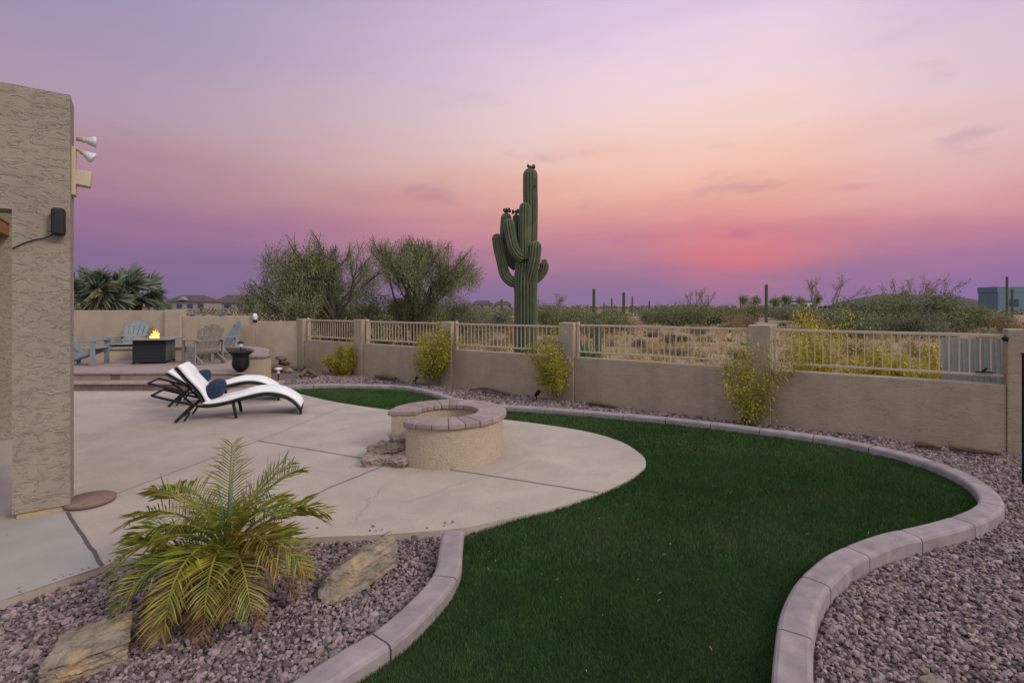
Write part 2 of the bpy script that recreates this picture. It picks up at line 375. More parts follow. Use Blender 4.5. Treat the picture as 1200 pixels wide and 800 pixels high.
def concrete_mat():
    m = mat('patio_concrete', (.41, .345, .295), .8, .10, 1.1, .0015, 260, 5, spec=.35)
    nt = m.node_tree; N = nt.nodes; L = nt.links; bs = N['Principled BSDF']
    src = bs.inputs['Base Color'].links[0].from_socket
    tc = N.new('ShaderNodeTexCoord')
    # mottled stains
    n = N.new('ShaderNodeTexNoise'); n.inputs['Scale'].default_value = 2.3; n.inputs['Detail'].default_value = 8; n.inputs['Roughness'].default_value = .65; n.inputs['Distortion'].default_value = .6
    L.new(tc.outputs['Object'], n.inputs[0])
    r = N.new('ShaderNodeMapRange'); r.inputs[1].default_value = .40; r.inputs[2].default_value = .72; r.inputs[4].default_value = .55; L.new(n.outputs[0], r.inputs[0])
    mx = N.new('ShaderNodeMix'); mx.data_type = 'RGBA'; L.new(r.outputs[0], mx.inputs[0]); L.new(src, mx.inputs[6]); mx.inputs[7].default_value = (.28, .235, .205, 1)
    n2 = N.new('ShaderNodeTexNoise'); n2.inputs['Scale'].default_value = 55; n2.inputs['Detail'].default_value = 5; L.new(tc.outputs['Object'], n2.inputs[0])
    r2 = N.new('ShaderNodeMapRange'); r2.inputs[1].default_value = .3; r2.inputs[2].default_value = .7; r2.inputs[3].default_value = .92; r2.inputs[4].default_value = 1.06; L.new(n2.outputs[0], r2.inputs[0])
    m2 = N.new('ShaderNodeMix'); m2.data_type = 'RGBA'; m2.blend_type = 'MULTIPLY'; m2.inputs[0].default_value = 1
    L.new(mx.outputs[2], m2.inputs[6]); L.new(r2.outputs[0], m2.inputs[7])
    L.new(m2.outputs[2], bs.inputs['Base Color']); return m
M['patio'] = concrete_mat()
M['walk'] = mat('walk_concrete', (.30, .28, .25), .8, .12, 3, .002, 200, 6, col2=(.36, .325, .295))
def desert_mat():
    m = mat('desert_soil', (.19, .135, .085), .95, .1, .35, .03, 6, 6, col2=(.31, .235, .16)); return m
M['desert'] = desert_mat()

# ------------------------------------------------------------------ setting: ground, yard, patio, turf, curb
GZ = -.06       # gravel bed level
def sheet(name, poly, z, m, **k):
    mb = MB(); n = len(poly); mb.add([(p[0], p[1], z) for p in poly], [tuple(range(n))]); return tag(mb.build(name, m), kind='structure', **k)
def tri_sheet(name, poly, z, m):
    from mathutils.geometry import tessellate_polygon
    t = tessellate_polygon([[Vector((p[0], p[1], 0)) for p in poly]])
    mb = MB(); fs = []
    for a in t:
        A, B, C = (Vector((poly[i][0], poly[i][1])) for i in a)
        fs.append(a if (B - A).cross(C - A) > 0 else (a[0], a[2], a[1]))
    mb.add([(p[0], p[1], z) for p in poly], fs); return tag(mb.build(name, m), kind='structure')

# desert ground: gentle relief near the yard, one sheet out to the horizon
def desert_h(x, y):
    d = max(0, (y - (9.5 - .6675 * x)) - 1.0)
    return -.10 + min(1, d / 14) * (.16 * mnoise.noise(Vector((x * .09, y * .09, 0))) + .10 * mnoise.noise(Vector((x * .3, y * .3, 3))))
def make_ground():
    vs = []; fs = []
    xs = [-3000, -1200, -500, -220, -120] + [-80 + 4 * i for i in range(10)] + [-40 + 1.2 * i for i in range(68)] + [42 + 4 * i for i in range(10)] + [120, 220, 500, 1200, 3000]
    ys = [-3000, -600, -100, -30] + [-10 + 1.2 * i for i in range(60)] + [62 + 4 * i for i in range(12)] + [115, 160, 250, 500, 1200, 3000]
    for y in ys:
        for x in xs: vs.append((x, y, desert_h(x, y) if abs(x) < 300 and -10 < y < 300 else -.1))
    w = len(xs)
    for j in range(len(ys) - 1):
        for i in range(w - 1): fs.append((j * w + i, j * w + i + 1, (j + 1) * w + i + 1, (j + 1) * w + i))
    tag(MB().add(vs, fs).build('ground', M['desert'], smooth=True), kind='structure')
make_ground()

WA = Vector((-5.68, 13.29)); WD = Vector((1, -.6675)).normalized(); WN = Vector((-WD.y, WD.x))   # fence wall line; WN points out to the desert
yard = [WA, WA + WD * 16.5, (8.2, .2), (8, -3), (-14, -3), (-14, 13.25)]
sheet('gravel_bed', yard, GZ, M['soil'])

curb_px = [(330, 452), (380, 450), (437, 450.5), (473, 452), (502.7, 457.4), (521, 463), (537.5, 467.5), (560, 471.5), (591, 474.5), (645, 478), (708, 482.8), (768, 488), (828, 494), (885, 501), (922.5, 505.5), (963.7, 511), (1001, 518), (1038.7, 526), (1072.5, 534.5), (1113.7, 549), (1140, 562), (1156, 575), (1162, 589), (1147.5, 601), (1113.7, 613), (1080, 621.5), (1038.7, 631), (990, 650.7), (967.5, 667.6), (948.7, 687.5), (934, 721), (930, 758.7), (928.5, 800)]
CZ = .055
curbA = [P(a, b, CZ).xy for a, b in curb_px]
curbA = [Vector((v.x, v.y)) for v in curbA]
curbA.append(curbA[-1] + (curbA[-1] - curbA[-2]) * 3 + Vector((.02, 0)))
curbB = [P(a, b, CZ).xy for a, b in [(531, 620.5), (528, 640), (525.5, 664), (512, 687), (492, 708), (470, 729), (446, 747.5), (408, 769), (362, 800)]]
curbB.append(curbB[-1] + (curbB[-1] - curbB[-2]) * 2.2)
def smooth_path(pts, step):
    s = resample([v.to_3d() for v in spline([p.to_3d() for p in pts], 10)], step)
    for _ in range(6): s = [s[0]] + [(s[i - 1] + s[i] * 2 + s[i + 1]) / 4 for i in range(1, len(s) - 1)] + [s[-1]]
    return s
def curb_mesh(paths):
    mb = MB()
    prof = [(-.078, GZ - .02), (-.078, CZ - .022), (-.070, CZ - .007), (-.055, CZ), (.055, CZ), (.070, CZ - .007), (.078, CZ - .022), (.078, GZ - .02)]
    for pts, L in paths:
        s = smooth_path(pts, .04); seg = int(L / .04); i = 0
        while i < len(s) - 1:
            j = min(i + seg, len(s) - 1); run = s[i:j + 1]
            vs = []; m = len(prof)
            for k, p in enumerate(run):
                g = i + k; t = (s[min(g + 1, len(s) - 1)] - s[max(g - 1, 0)]).normalized(); nn = Vector((-t.y, t.x, 0))
                q = p.copy()
                if k == 0: q = p + t * .005
                if k == len(run) - 1: q = p - t * .005
                for a, z in prof:
                    if k in (0, len(run) - 1): z = z - .004 if z > 0 else z
                    vs.append((q.x + nn.x * a, q.y + nn.y * a, z))
            fs = [(k * m + a, k * m + a + 1, (k + 1) * m + a + 1, (k + 1) * m + a) for k in range(len(run) - 1) for a in range(m - 1)]
            fs += [tuple(range(m)), tuple((len(run) - 1) * m + a for a in range(m - 1, -1, -1))]
            mb.add(vs, fs); i = j
        # mortar core in the joints
        vs = []
        for g, p in enumerate(s):
            t = (s[min(g + 1, len(s) - 1)] - s[max(g - 1, 0)]).normalized(); nn = Vector((-t.y, t.x, 0))
            for a in (-.066, .066): vs.append((p.x + nn.x * a, p.y + nn.y * a, CZ - .022))
        mb.add(vs, [(2 * g, 2 * g + 1, 2 * g + 3, 2 * g + 2) for g in range(len(s) - 1)])
    return mb
o = curb_mesh([(curbA, .62), (curbB, .62)]).build('curb', M['curb']); tag(o, kind='structure')

front_px = [(0, 704), (60, 684), (120, 663), (200, 646), (290, 634.5), (369, 629), (437, 626.5), (490, 623), (543, 618.5)]
circ_px = [(600, 606), (650, 594.5), (700, 578), (735, 562.5), (752, 551), (757, 543), (751, 532), (727, 517), (690, 506), (640, 497.5), (592, 491.5), (540, 486.5), (500, 484), (460, 480.5), (400, 472), (360, 463.5), (328, 455), (316, 452)]
front = spline([P(a, b).xy.to_3d() for a, b in front_px], 4)
circ = spline([P(a, b).xy.to_3d() for a, b in circ_px], 5)
patio_poly = [Vector((-4.6, .5, 0)), Vector((-3.35, 2.05, 0))] + front + circ[1:] + [Vector((-5.0, 10.9, 0)), Vector((-13, 10.9, 0)), Vector((-13, .5, 0))]
def slab(name, poly, z0, z1, m):
    o = tri_sheet(name, poly, z1, m); me = o.data; n = len(poly)
    mb = MB(); mb.v = [tuple(v.co) for v in me.vertices]; mb.f = [tuple(p.vertices) for p in me.polygons]
    mb.v += [(p[0], p[1], z0) for p in poly]
    s = sum(poly[i][0] * poly[(i + 1) % n][1] - poly[(i + 1) % n][0] * poly[i][1] for i in range(n))
    for i in range(n):
        j = (i + 1) % n; q = (n + i, n + j, j, i); mb.f.append(q if s > 0 else q[::-1])
    bpy.data.objects.remove(o); return tag(mb.build(name, m), kind='structure')
slab('patio', patio_poly, GZ - .03, 0, M['patio'])
# older greyer walkway strip along the column, cut off by a joint
walk = [P(0, 705).xy, P(118, 664.5).xy, P(79, 600.5).xy, P(16, 610).xy, P(0, 612).xy, P(-260, 640).xy, P(-260, 780).xy]
walk[0] = P(0, 704.6).xy
tri_sheet('walkway', [v.to_3d() for v in walk], .004, M['walk'])
def strip(path, w, z):
    mb = MB(); pts = [Vector(p).to_3d() for p in path]; vs = []
    for i, p in enumerate(pts):
        t = (pts[min(i + 1, len(pts) - 1)] - pts[max(i - 1, 0)]).normalized(); nn = Vector((-t.y, t.x, 0)) * w / 2
        vs += [(p.x - nn.x, p.y - nn.y, z), (p.x + nn.x, p.y + nn.y, z)]
    mb.add(vs, [(2 * i, 2 * i + 1, 2 * i + 3, 2 * i + 2) for i in range(len(pts) - 1)][:]); return mb
def wob(a, b, n=14, w=.004):
    A, B = P(*a).xy, P(*b).xy; return [A.lerp(B, i / n) + Vector((random.uniform(-w, w), random.uniform(-w, w))) for i in range(n + 1)]
jm = MB()
for path, w in ((wob((303, 516.5), (436, 539)), .011), (wob((520, 549), (702, 577.5)), .011), (wob((452, 545), (383, 573)), .010), (wob((383, 573), (280, 628)), .008), (wob((79, 600), (120, 663)), .022), (wob((82, 599), (304, 516)), .006), (wob((304, 516), (400, 478)), .005)):
    q = strip(path, w, .0065); jm.add(q.v, [f if True else f for f in q.f])
for a, b in (((470, 590), (640, 540)), ((190, 535), (330, 500)), ((150, 500), (230, 480)), ((420, 610), (455, 575))):
    A_, B_ = P(*a).xy, P(*b).xy; L_ = (B_ - A_).length; nn_ = Vector((-(B_ - A_).y, (B_ - A_).x)) / L_; w_ = 0; pts_ = []
    for k in range(40):
        w_ += random.gauss(0, .012); pts_.append(A_.lerp(B_, k / 39) + nn_ * w_)
    q = strip(pts_, .0022, .0062); jm.add(q.v, q.f)
tag(jm.build('control_joints', M['joint']), kind='structure')

# turf: everything between the curbs and the patio
cA = [v.xy for v in smooth_path(curbA, .1)]; cB = [v.xy for v in smooth_path(curbB, .1)]
turf_poly = [P(324, 453.5).xy] + cA + [Vector((cA[-1].x, .9)), Vector((cB[-1].x, .9))] + cB[::-1] + [v.xy for v in circ[1:-1]]
tri_sheet('turf', [v.to_3d() for v in turf_poly], -.028, M['turfbase'])

def scatter_pts(n, xr, yr, poly, excl=(), margin=.7):
    X = rng.uniform(*xr, n); Y = rng.uniform(*yr, n)
    k = (np.abs(X) < 1.06 * Y + margin) & inside(X, Y, poly)
    for e in excl: k &= ~inside(X, Y, e)
    return X[k], Y[k]

def make_turf():
    tp = [(v.x, v.y) for v in turf_poly]; Vs = []; 
    area = 12 * 11
    def batch(dens, y0, y1, h, w):
        X, Y = scatter_pts(int(dens * 12 * (y1 - y0)), (-6, 6), (y0, y1), tp)
        n = len(X); Zb = np.full(n, -.028)
        ta0 = 2.2 * np.sin(X * .8 + .4 * Y) + 1.7 * np.sin(Y * 1.1 - .5 * X)
        a = rng.uniform(0, 2 * pi, n); tilt = np.abs(rng.normal(0, .28, n)); ta = np.where(rng.random(n) < .5, ta0 + rng.normal(0, .6, n), rng.uniform(0, 2 * pi, n))
        hh = h * rng.uniform(.65, 1.15, n) * (1 + .18 * np.sin(X * 3.1 + 1.3 * np.sin(Y * 2.3)) * np.sin(Y * 2.7 + .5))
        b = np.stack([X, Y, Zb], 1); s = np.stack([np.cos(a), np.sin(a), 0 * a], 1) * (w / 2)
        lean = np.stack([np.cos(ta) * tilt, np.sin(ta) * tilt, np.ones(n)], 1) * hh[:, None]
        mid = b + lean * .55; tip = b + lean + np.stack([np.cos(ta), np.sin(ta), -.3 + 0 * ta], 1) * (tilt * hh * .35)[:, None]
        return np.stack([b - s, b + s, mid + s * .8, tip, mid - s * .8], 1).reshape(-1, 3), n
    out = []; tot = 0
    for args in ((31000, 1.2, 3.2, .022, .0026), (14000, 3.2, 5.5, .030, .0042), (6000, 5.5, 10.5, .030, .008)):
        v, n = batch(*args); out.append(v); tot += n
    V = np.concatenate(out)
    o = np_mesh('turf_grass', V, np.arange(tot * 5).reshape(tot, 5), M['blade'])
    tag(o, 'dark green artificial turf filling the curved lawn between curb and patio', 'turf', kind='stuff')
make_turf()

# a few dry straws fallen on the turf
def make_straws():
    tp = [(v.x, v.y) for v in turf_poly]
    X, Y = scatter_pts(900, (-3, 6), (1.3, 8), tp)
    n = len(X); a = rng.uniform(0, 2 * pi, n); l = rng.uniform(.008, .034, n) ; d = np.stack([np.cos(a), np.sin(a), rng.normal(0, .15, n)], 1); c = np.stack([X, Y, rng.uniform(.010, .014, n)], 1)
    p = np.stack([-np.sin(a), np.cos(a), 0 * a], 1) * .0010
    V = np.stack([c - d * l[:, None] / 2 - p, c + d * l[:, None] / 2 - p, c + d * l[:, None] / 2 + p, c - d * l[:, None] / 2 + p], 1).reshape(-1, 3)
    k = rng.random(n) < .38; idx = np.arange(4 * n).reshape(n, 4)[k]
    V2 = V.reshape(n, 4, 3)[k].reshape(-1, 3)
    o = np_mesh('dry_straw', V2, np.arange(len(V2)).reshape(-1, 4), M['straw'])
    tag(o, 'scattered pale dry straws lying on the dark green turf', 'straw litter', kind='stuff')
make_straws()

def make_litter():
    pp = [(v[0], v[1]) for v in patio_poly]; X, Y = scatter_pts(900, (-5, 2), (2.6, 9), pp, [[(-1.4, 4.9), (-.05, 4.9), (-.05, 6.3), (-1.4, 6.3)]]); X, Y = X[:170], Y[:170]; n = len(X)
    C = np.stack([X, Y, np.full(n, .009)], 1); a = rng.uniform(0, 2 * pi, n); l = (rng.uniform(.002, .011, n))[:, None]; d_ = np.stack([np.cos(a), np.sin(a), rng.normal(0, .12, n)], 1) * l; e = np.stack([-np.sin(a), np.cos(a), rng.normal(0, .2, n)], 1) * l * .5
    V = np.stack([C - d_, C - e, C + d_, C + e], 1).reshape(-1, 3)
    tag(np_mesh('leaf_litter', V, np.arange(4 * n).reshape(n, 4), M['bark']), 'tiny dry leaf bits and grit scattered on the pale patio', 'litter', kind='stuff')
make_litter()

# gravel: real stones
def ico():
    import bmesh
    bm = bmesh.new(); bmesh.ops.create_icosphere(bm, subdivisions=1, radius=1)
    V = np.array([v.co[:] for v in bm.verts]); Fc = np.array([[v.index for v in f.verts] for f in bm.faces]); bm.free(); 
    return V, Fc
ICV, ICF = ico()
def thick_curb(path, w):
    s = [v for v in path]; a = []; b = []
    for i, p in enumerate(s):
        t = (s[min(i + 1, len(s) - 1)] - s[max(i - 1, 0)]).normalized(); nn = Vector((-t.y, t.x)) * w
        a.append(p + nn); b.append(p - nn)
    return [(v.x, v.y) for v in a + b[::-1]]
SPX = [P(316, 452).xy, ]
def make_gravel():
    yp = [(v[0], v[1]) for v in yard]
    tp = [(v.x, v.y) for v in turf_poly]; pp = [(v[0], v[1]) for v in patio_poly]
    ex = [tp, pp, thick_curb(cA, .088), thick_curb(cB, .088), [(-5.02, 9.4), (-5.02, 13.3), (-14, 13.3), (-14, 9.4)]]
    out = []
    for dens, y0, y1, s0, s1 in ((4200, .9, 3.6, .008, .0185), (2600, 3.6, 6, .010, .021), (1000, 6, 13.3, .014, .028)):
        X, Y = scatter_pts(int(dens * 15 * (y1 - y0)), (-6.5, 8.5), (y0, y1), yp, ex)
        n = len(X)
        sz = rng.uniform(s0, s1, n) * (1 + .8 * (rng.random(n) < .04))
        sc = np.stack([rng.uniform(.8, 1.25, n), rng.uniform(.6, 1, n), rng.uniform(.4, .75, n)], 1) * sz[:, None]
        Z = GZ + rng.uniform(.0, .020, n)
        q = norm(rng.normal(size=(n, 4)) * np.array([1.2, .35, .35, 1.2]))
        w, x, y, z = q.T
        Rm = np.stack([1 - 2 * (y * y + z * z), 2 * (x * y - z * w), 2 * (x * z + y * w), 2 * (x * y + z * w), 1 - 2 * (x * x + z * z), 2 * (y * z - x * w), 2 * (x * z - y * w), 2 * (y * z + x * w), 1 - 2 * (x * x + y * y)], 1).reshape(n, 3, 3)
        V = ICV[None] * (1 + rng.uniform(-.22, .22, (n, 12, 1))) * sc[:, None, :]
        V = np.einsum('nij,nkj->nki', Rm, V) + np.stack([X, Y, Z], 1)[:, None, :]
        out.append(V.reshape(-1, 3))
    # stones kicked onto the edges of the slab
    ed = np.array([(v.x, v.y) for v in front]); n = 36; i = rng.integers(0, len(ed) - 1, n); u = rng.random((n, 1)); Pp = ed[i] * (1 - u) + ed[i + 1] * u + np.array([-.25, 1.0]) * (np.abs(rng.normal(0, .07, (n, 1))) + .02)
    V = ICV[None] * (1 + rng.uniform(-.22, .22, (n, 12, 1))) * (rng.uniform(.004, .013, n)[:, None] * np.array([1.2, .9, .7]))[:, None, :]
    out.append((V + np.stack([Pp[:, 0], Pp[:, 1], np.full(n, .006)], 1)[:, None, :]).reshape(-1, 3))
    V = np.concatenate(out); n = len(V) // 12
    Fc = (ICF[None] + (np.arange(n) * 12)[:, None, None]).reshape(-1, 3)
    print('stones', n)
    o = np_mesh('gravel_stones', V, Fc, M['stone'])
    tag(o, 'loose mauve and pinkish crushed gravel covering the garden beds', 'gravel', kind='stuff')
make_gravel()

# ------------------------------------------------------------------ walls and fence
def line_pt(t, off=0):
    p = WA + WD * t + WN * off; return Vector((p.x, p.y, 0))
pill_t = [0.0, 2.36, 5.17, 8.00, 11.11, 13.76]
pill_h = [1.29, 1.31, 1.31, 1.345, 1.37, 1.38]
ang = atan2(WD.y, WD.x)
wl = empty('boundary_wall', line_pt(6), 'low tan stucco wall with pillars running behind the gravel bed', 'wall', ang)
def lw(t): return t - 6
mb = MB()
for i in range(5):
    t0, t1 = pill_t[i] + .15, pill_t[i + 1] - (.15 if i < 4 else .08)
    mb = MB().box(((lw(t0) + lw(t1)) / 2, .10, (.735 + GZ - .1) / 2), (t1 - t0 - .002, .17, .735 - GZ + .1)); mb.build('wall_panel', M['wall'], wl, bevel=.012)
for i, (t, h) in enumerate(zip(pill_t, pill_h)):
    if i == 5: MB().box((lw(t) + .0, .10, (h + GZ - .1) / 2), (.16, .22, h - GZ + .1)).build('pillar', M['wall'], wl, bevel=.012); continue
    MB().box((lw(t), .10, (h + GZ - .1) / 2), (.30, .26, h - GZ + .1)).build('pillar', M['wall'], wl, bevel=.014)
MB().box((lw(15.3), .10, (.735 + GZ) / 2), (2.9, .17, .735 - GZ + .1)).build('wall_panel', M['wall'], wl, bevel=.012)
fence_lab = ['tan picket fence panel at the far corner of the yard', 'tan picket fence panel behind the low yellow-green bush', 'tan picket fence panel in front of the giant saguaro',
             'tan picket fence panel right of the saguaro, before straw grass', 'tan picket fence panel before the yellow bushes, nearest the gravel']
for i in range(5):
    t0, t1 = pill_t[i] + .16, pill_t[i + 1] - (.16 if i < 4 else .085)
    c = (t0 + t1) / 2; h0, h1 = pill_h[i] - .06, pill_h[i + 1] - .06
    zt = 1.265 if i < 3 else 1.30; zb = .83
    fp = empty('fence_panel', line_pt(c, .10), fence_lab[i], 'fence', ang, 'metal picket panels between the wall pillars')
    L = t1 - t0
    MB().box((0, 0, zt), (L, .03, .035)).build('top_rail', M['fence'], fp, bevel=.003, seg=1)
    MB().box((0, 0, zb), (L, .03, .03)).build('bottom_rail', M['fence'], fp, bevel=.003, seg=1)
    for s in (-1, 1):
        if i == 4 and s == 1: continue
        # end frame beside each pillar: a narrow upright hoop
        if s == -1:
            m_ = MB(); x = -L / 2 + .03
            m_.box((x, 0, (zt + .06 + .735) / 2), (.035, .035, zt + .06 - .735)); m_.build('end_post', M['fence'], fp, bevel=.003, seg=1)
        else:
            MB().box((L / 2 - .02, 0, (zt + .735) / 2), (.02, .02, zt - .735)).build('end_post', M['fence'], fp)
    n = int(L / .096)
    pk = None
    for k in range(1, n):
        x = -L / 2 + .05 + (L - .07) * k / n
        if pk is None: pk = MB().box((0, 0, (zt + zb) / 2 - .0), (.013, .013, zt - zb - .034)).build('picket', M['fence'], fp); q = pk
        else: q = pk.copy(); COL.objects.link(q); q.parent = fp
        q.location = (x, 0, 0)
# block wall at the back left, stepping down to the corner
bw = empty('block_wall', (-9, 13.4, 0), 'tan painted block wall stepping down behind the fire table terrace', 'wall')
def bx(x0, x1, top, name='wall_panel', th=.15, dy=0): return MB().box(((x0 + x1) / 2 + 9, dy, (top + GZ - .1) / 2), (x1 - x0 - .002, th, top - GZ + .1)).build(name, M['block'], bw, bevel=.01)
xa = lambda px: (px - 600) / F * 13.33
bx(-22, xa(195), 1.52); bx(xa(195), xa(213.5), 1.535, 'pillar', .24, -.03); bx(xa(213.5), xa(299), 1.365); bx(xa(299), WA.x - .1, 1.225)
for px in (224, 257.5):
    m_ = MB(); p = Vector((xa(px), 13.38, 1.366)); m_.lathe([(0.0, .0), (.055, 0), (.06, .03), (.045, .055), (0, .06)], 12, p)
    tag(m_.build('blue_wall_cap', M['bluecap'], smooth=True), 'small blue disc sitting on the block wall, %s' % ('nearer the wall pillar' if px < 230 else 'farther from the wall pillar'), 'ornament', 'blue discs on the block wall')  # plain blue plastic cap on the wall top
lp = empty('wall_lamp', (xa(299.5), 13.3, 1.226), 'small white lamp standing at the step in the block wall', 'lamp')
MB().lathe([(.0, 0), (.06, 0), (.055, .03), (.03, .05), (0, .05)], 12).build('base', M['black'], lp, smooth=True)
MB().lathe([(.04, .05), (.05, .08), (.055, .17), (.05, .2), (0, .215)], 14).build('shade', M['white'], lp, smooth=True)

# ------------------------------------------------------------------ terrace, steps, seat wall
TZ = .30
arcpts = [Vector((-5.36, 10.45, 0)), Vector((-5.62, 11.1, 0)), Vector((-5.95, 11.75, 0)), Vector((-6.45, 12.3, 0)), Vector((-7.15, 12.65, 0)), Vector((-8.2, 12.72, 0)), Vector((-9.6, 12.45, 0)), Vector((-11.5, 12.0, 0)), Vector((-14, 11.2, 0))]
arc = resample(spline(arcpts, 12), .10)
terr = [Vector((-14, 9.86, 0)), Vector((-5.4, 10.02, 0))] + [Vector((v.x - .05, v.y, 0)) for v in arc] 
slab('terrace', terr, -.05, TZ, M['terrace'])
def course(mb, a, b, z0, z1, depth, l=.2, back=None):
    a = Vector(a); b = Vector(b); d = (b - a).normalized(); n = int((b - a).length / l); l = (b - a).length / n; nn = Vector((-d.y, d.x, 0))
    for i in range(n):
        c = a + d * (i + .5) * l + nn * depth / 2
        mb.box((c.x, c.y, (z0 + z1) / 2), (l - .005, depth + random.uniform(-.004, .004), z1 - z0), rz=atan2(d.y, d.x))
    return mb
st = empty('terrace_steps', (-9, 9.6, 0), 'two wide brown paver steps up to the fire table terrace', 'steps')
def stbuild(mb, name, m):
    mb.v = [(x + 9, y - 9.6, z) for x, y, z in mb.v]; return mb.build(name, m, st, bevel=.004, seg=1)
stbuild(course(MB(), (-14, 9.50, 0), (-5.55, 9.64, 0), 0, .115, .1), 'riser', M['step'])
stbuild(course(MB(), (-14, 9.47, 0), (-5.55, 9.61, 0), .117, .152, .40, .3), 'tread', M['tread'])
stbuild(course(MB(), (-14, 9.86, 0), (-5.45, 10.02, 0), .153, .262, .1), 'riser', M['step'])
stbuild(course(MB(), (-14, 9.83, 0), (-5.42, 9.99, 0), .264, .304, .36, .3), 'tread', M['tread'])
sw = empty('seat_wall', (0, 0, 0), 'curved low stucco seat wall with brown paver cap around the terrace', 'wall')
def ribbon(path, w0, w1, z0, z1):
    mb = MB(); vs = []; n = len(path)
    for i, p in enumerate(path):
        t = (path[min(i + 1, n - 1)] - path[max(i - 1, 0)]).normalized(); nn = Vector((-t.y, t.x, 0))
        for a, z in ((w0, z0), (w0, z1), (w1, z1), (w1, z0)): vs.append((p.x + nn.x * a, p.y + nn.y * a, z))
    fs = [(i * 4 + k, i * 4 + (k + 1) % 4, i * 4 + 4 + (k + 1) % 4, i * 4 + 4 + k) for i in range(n - 1) for k in range(4)] + [(0, 3, 2, 1), ((n - 1) * 4, (n - 1) * 4 + 1, (n - 1) * 4 + 2, (n - 1) * 4 + 3)]
    return mb.add(vs, fs)
ribbon(arc, -.12, .12, -.05, .555).build('wall_core', M['block'], sw)
mb = MB(); i = 0
while i + 2 < len(arc):
    seg = [arc[i].lerp(arc[i + 1], .04), arc[i + 1], arc[i + 2].lerp(arc[i + 1], .04)]
    q = ribbon(seg, -.16, .16, .557, .615); mb.add(q.v, q.f); i += 2
mb.build('cap', M['cap'], sw, bevel=.008)
MB().box((-5.34, 10.40, .25), (.40, .42, .63), rz=R(8)).build('end_pier', M['pit'], sw, bevel=.01)
MB().box((-5.34, 10.40, .59), (.46, .48, .045), rz=R(8)).build('pier_cap', M['cap'], sw, bevel=.01)

# ------------------------------------------------------------------ near house corner
A = Vector((-3.84, 3.80, 0)); d = Vector((.80, .60, 0)); nrm = Vector((-.6, .8, 0)); Bc = A + d * .335
hz = atan2(d.y, d.x)
hs = empty('house', A, 'tan stucco house corner with column and covered patio at the left edge', 'house', hz)
# local axes: x along the face to the right, y away from the viewer
prof_ = [(.335, .045), (.335, 3.35), (-5.0, 3.35), (-5.0, 2.39), (0, 2.39), (0, .045)]
mb = MB(); n_p = len(prof_)
mb.add([(x, 0, z) for x, z in prof_] + [(x, .28, z) for x, z in prof_], [(0, 5, 4, 1), (1, 4, 3, 2), (6, 7, 10, 11), (7, 8, 9, 10)] + [(i, (i + 1) % n_p, n_p + (i + 1) % n_p, n_p + i) for i in range(n_p)])
mb.f = [f if k < 4 else f[::-1] for k, f in enumerate(mb.f)]
o = mb.build('column', M['house'], hs)
MB().box((.1675, .14, .03), (.29, .24, .06)).build('column_footing', M['ftan'], hs)
MB().box((-2.7, 1.85, 3.28), (4.6, 3.1, .10)).build('roof', M['house'], hs)
w = MB()
for k in range(14): w.box((-2.75, .39 + k * .22, 2.66), (4.5, .214, .02))
w.build('ceiling', M['wood'], hs)
for k in range(3): MB().box((-.55 - k * .9, 1.8, 2.57), (.09, 3.0, .14)).build('ceiling_beam', M['wood'], hs, bevel=.004, seg=1)
MB().box((-2.7, 3.35, 1.6), (4.6, .2, 3.3)).build('wall', M['house'], hs)
MB().box((-4.9, 1.9, 1.6), (.2, 3.1, 3.3)).build('wall', M['house'], hs)
# things fixed to the column
def on_face(px, py, off=0):
    "point on the column's front plane seen at a pixel"
    r = Vector(((px - 600) / F, 1, -(py - HY) / F)); n = nrm; t = (A - nrm * off).dot(n) / r.dot(n); return Vector((0, 0, CAMZ)) + r * t
c = on_face(68.5, 260, .06)
sp = empty('outdoor_speaker', c, 'small black outdoor speaker mounted on the stucco column', 'speaker', hz)
MB().box((0, 0, 0), (.085, .09, .215)).build('body', M['blackdull'], sp, bevel=.022, seg=3)
MB().box((.02, .07, .0), (.03, .05, .05)).build('bracket', M['black'], sp)
w0 = on_face(62, 275, .02); w1 = on_face(40, 281, .012); w2 = on_face(15, 291, .012)
tag(MB().tube([w0, on_face(52, 279, .015), w1, on_face(28, 285, .012), w2, w2 + Vector((-.05, .06, .02))], .0045, 6).build('speaker_cable', M['black'], smooth=True), 'thin black cable drooping from the speaker across the stucco', 'cable')
e0 = Bc + nrm * .14 + d * .012
fl = empty('flood_light', (e0.x, e0.y, 2.86), 'beige junction box with two white security flood lamps on the column side', 'lamp', hz)
MB().box((.0, .0, -.10), (.03, .12, .40)).build('back_box', M['beige'], fl, bevel=.006)
for (dz, dx, tilt) in ((.175, .0, 2), (.095, -.03, 30)):
    hd = MB(); M4 = Matrix.Translation((.015, -.02, dz)) @ Matrix.Rotation(R(tilt), 4, 'Y') @ Matrix.Rotation(R(90), 4, 'Y') @ Matrix.Scale(.74, 4)
    q = MB().lathe([(.0, 0), (.022, 0), (.022, .05), (.03, .055), (.03, .075), (.026, .08)], 16); hd.add([M4 @ Vector(v) for v in q.v], q.f)
    h_ = hd.build('lamp_holder', M['beige'], fl, smooth=True)
    q = MB().lathe([(.024, .078), (.032, .09), (.058, .15), (.062, .165), (.056, .175), (.0, .178)], 20); q.v = [tuple(M4 @ Vector(v)) for v in q.v]
    q.build('lamp_bulb', M['glass'], h_, smooth=True)
pcm = on_face(98, 215, -.14)
MB().box((.06, 0, -.15), (.105, .10, .125), Matrix.Rotation(R(6), 3, 'Y')).build('sensor_box', M['beige'], fl, bevel=.008)

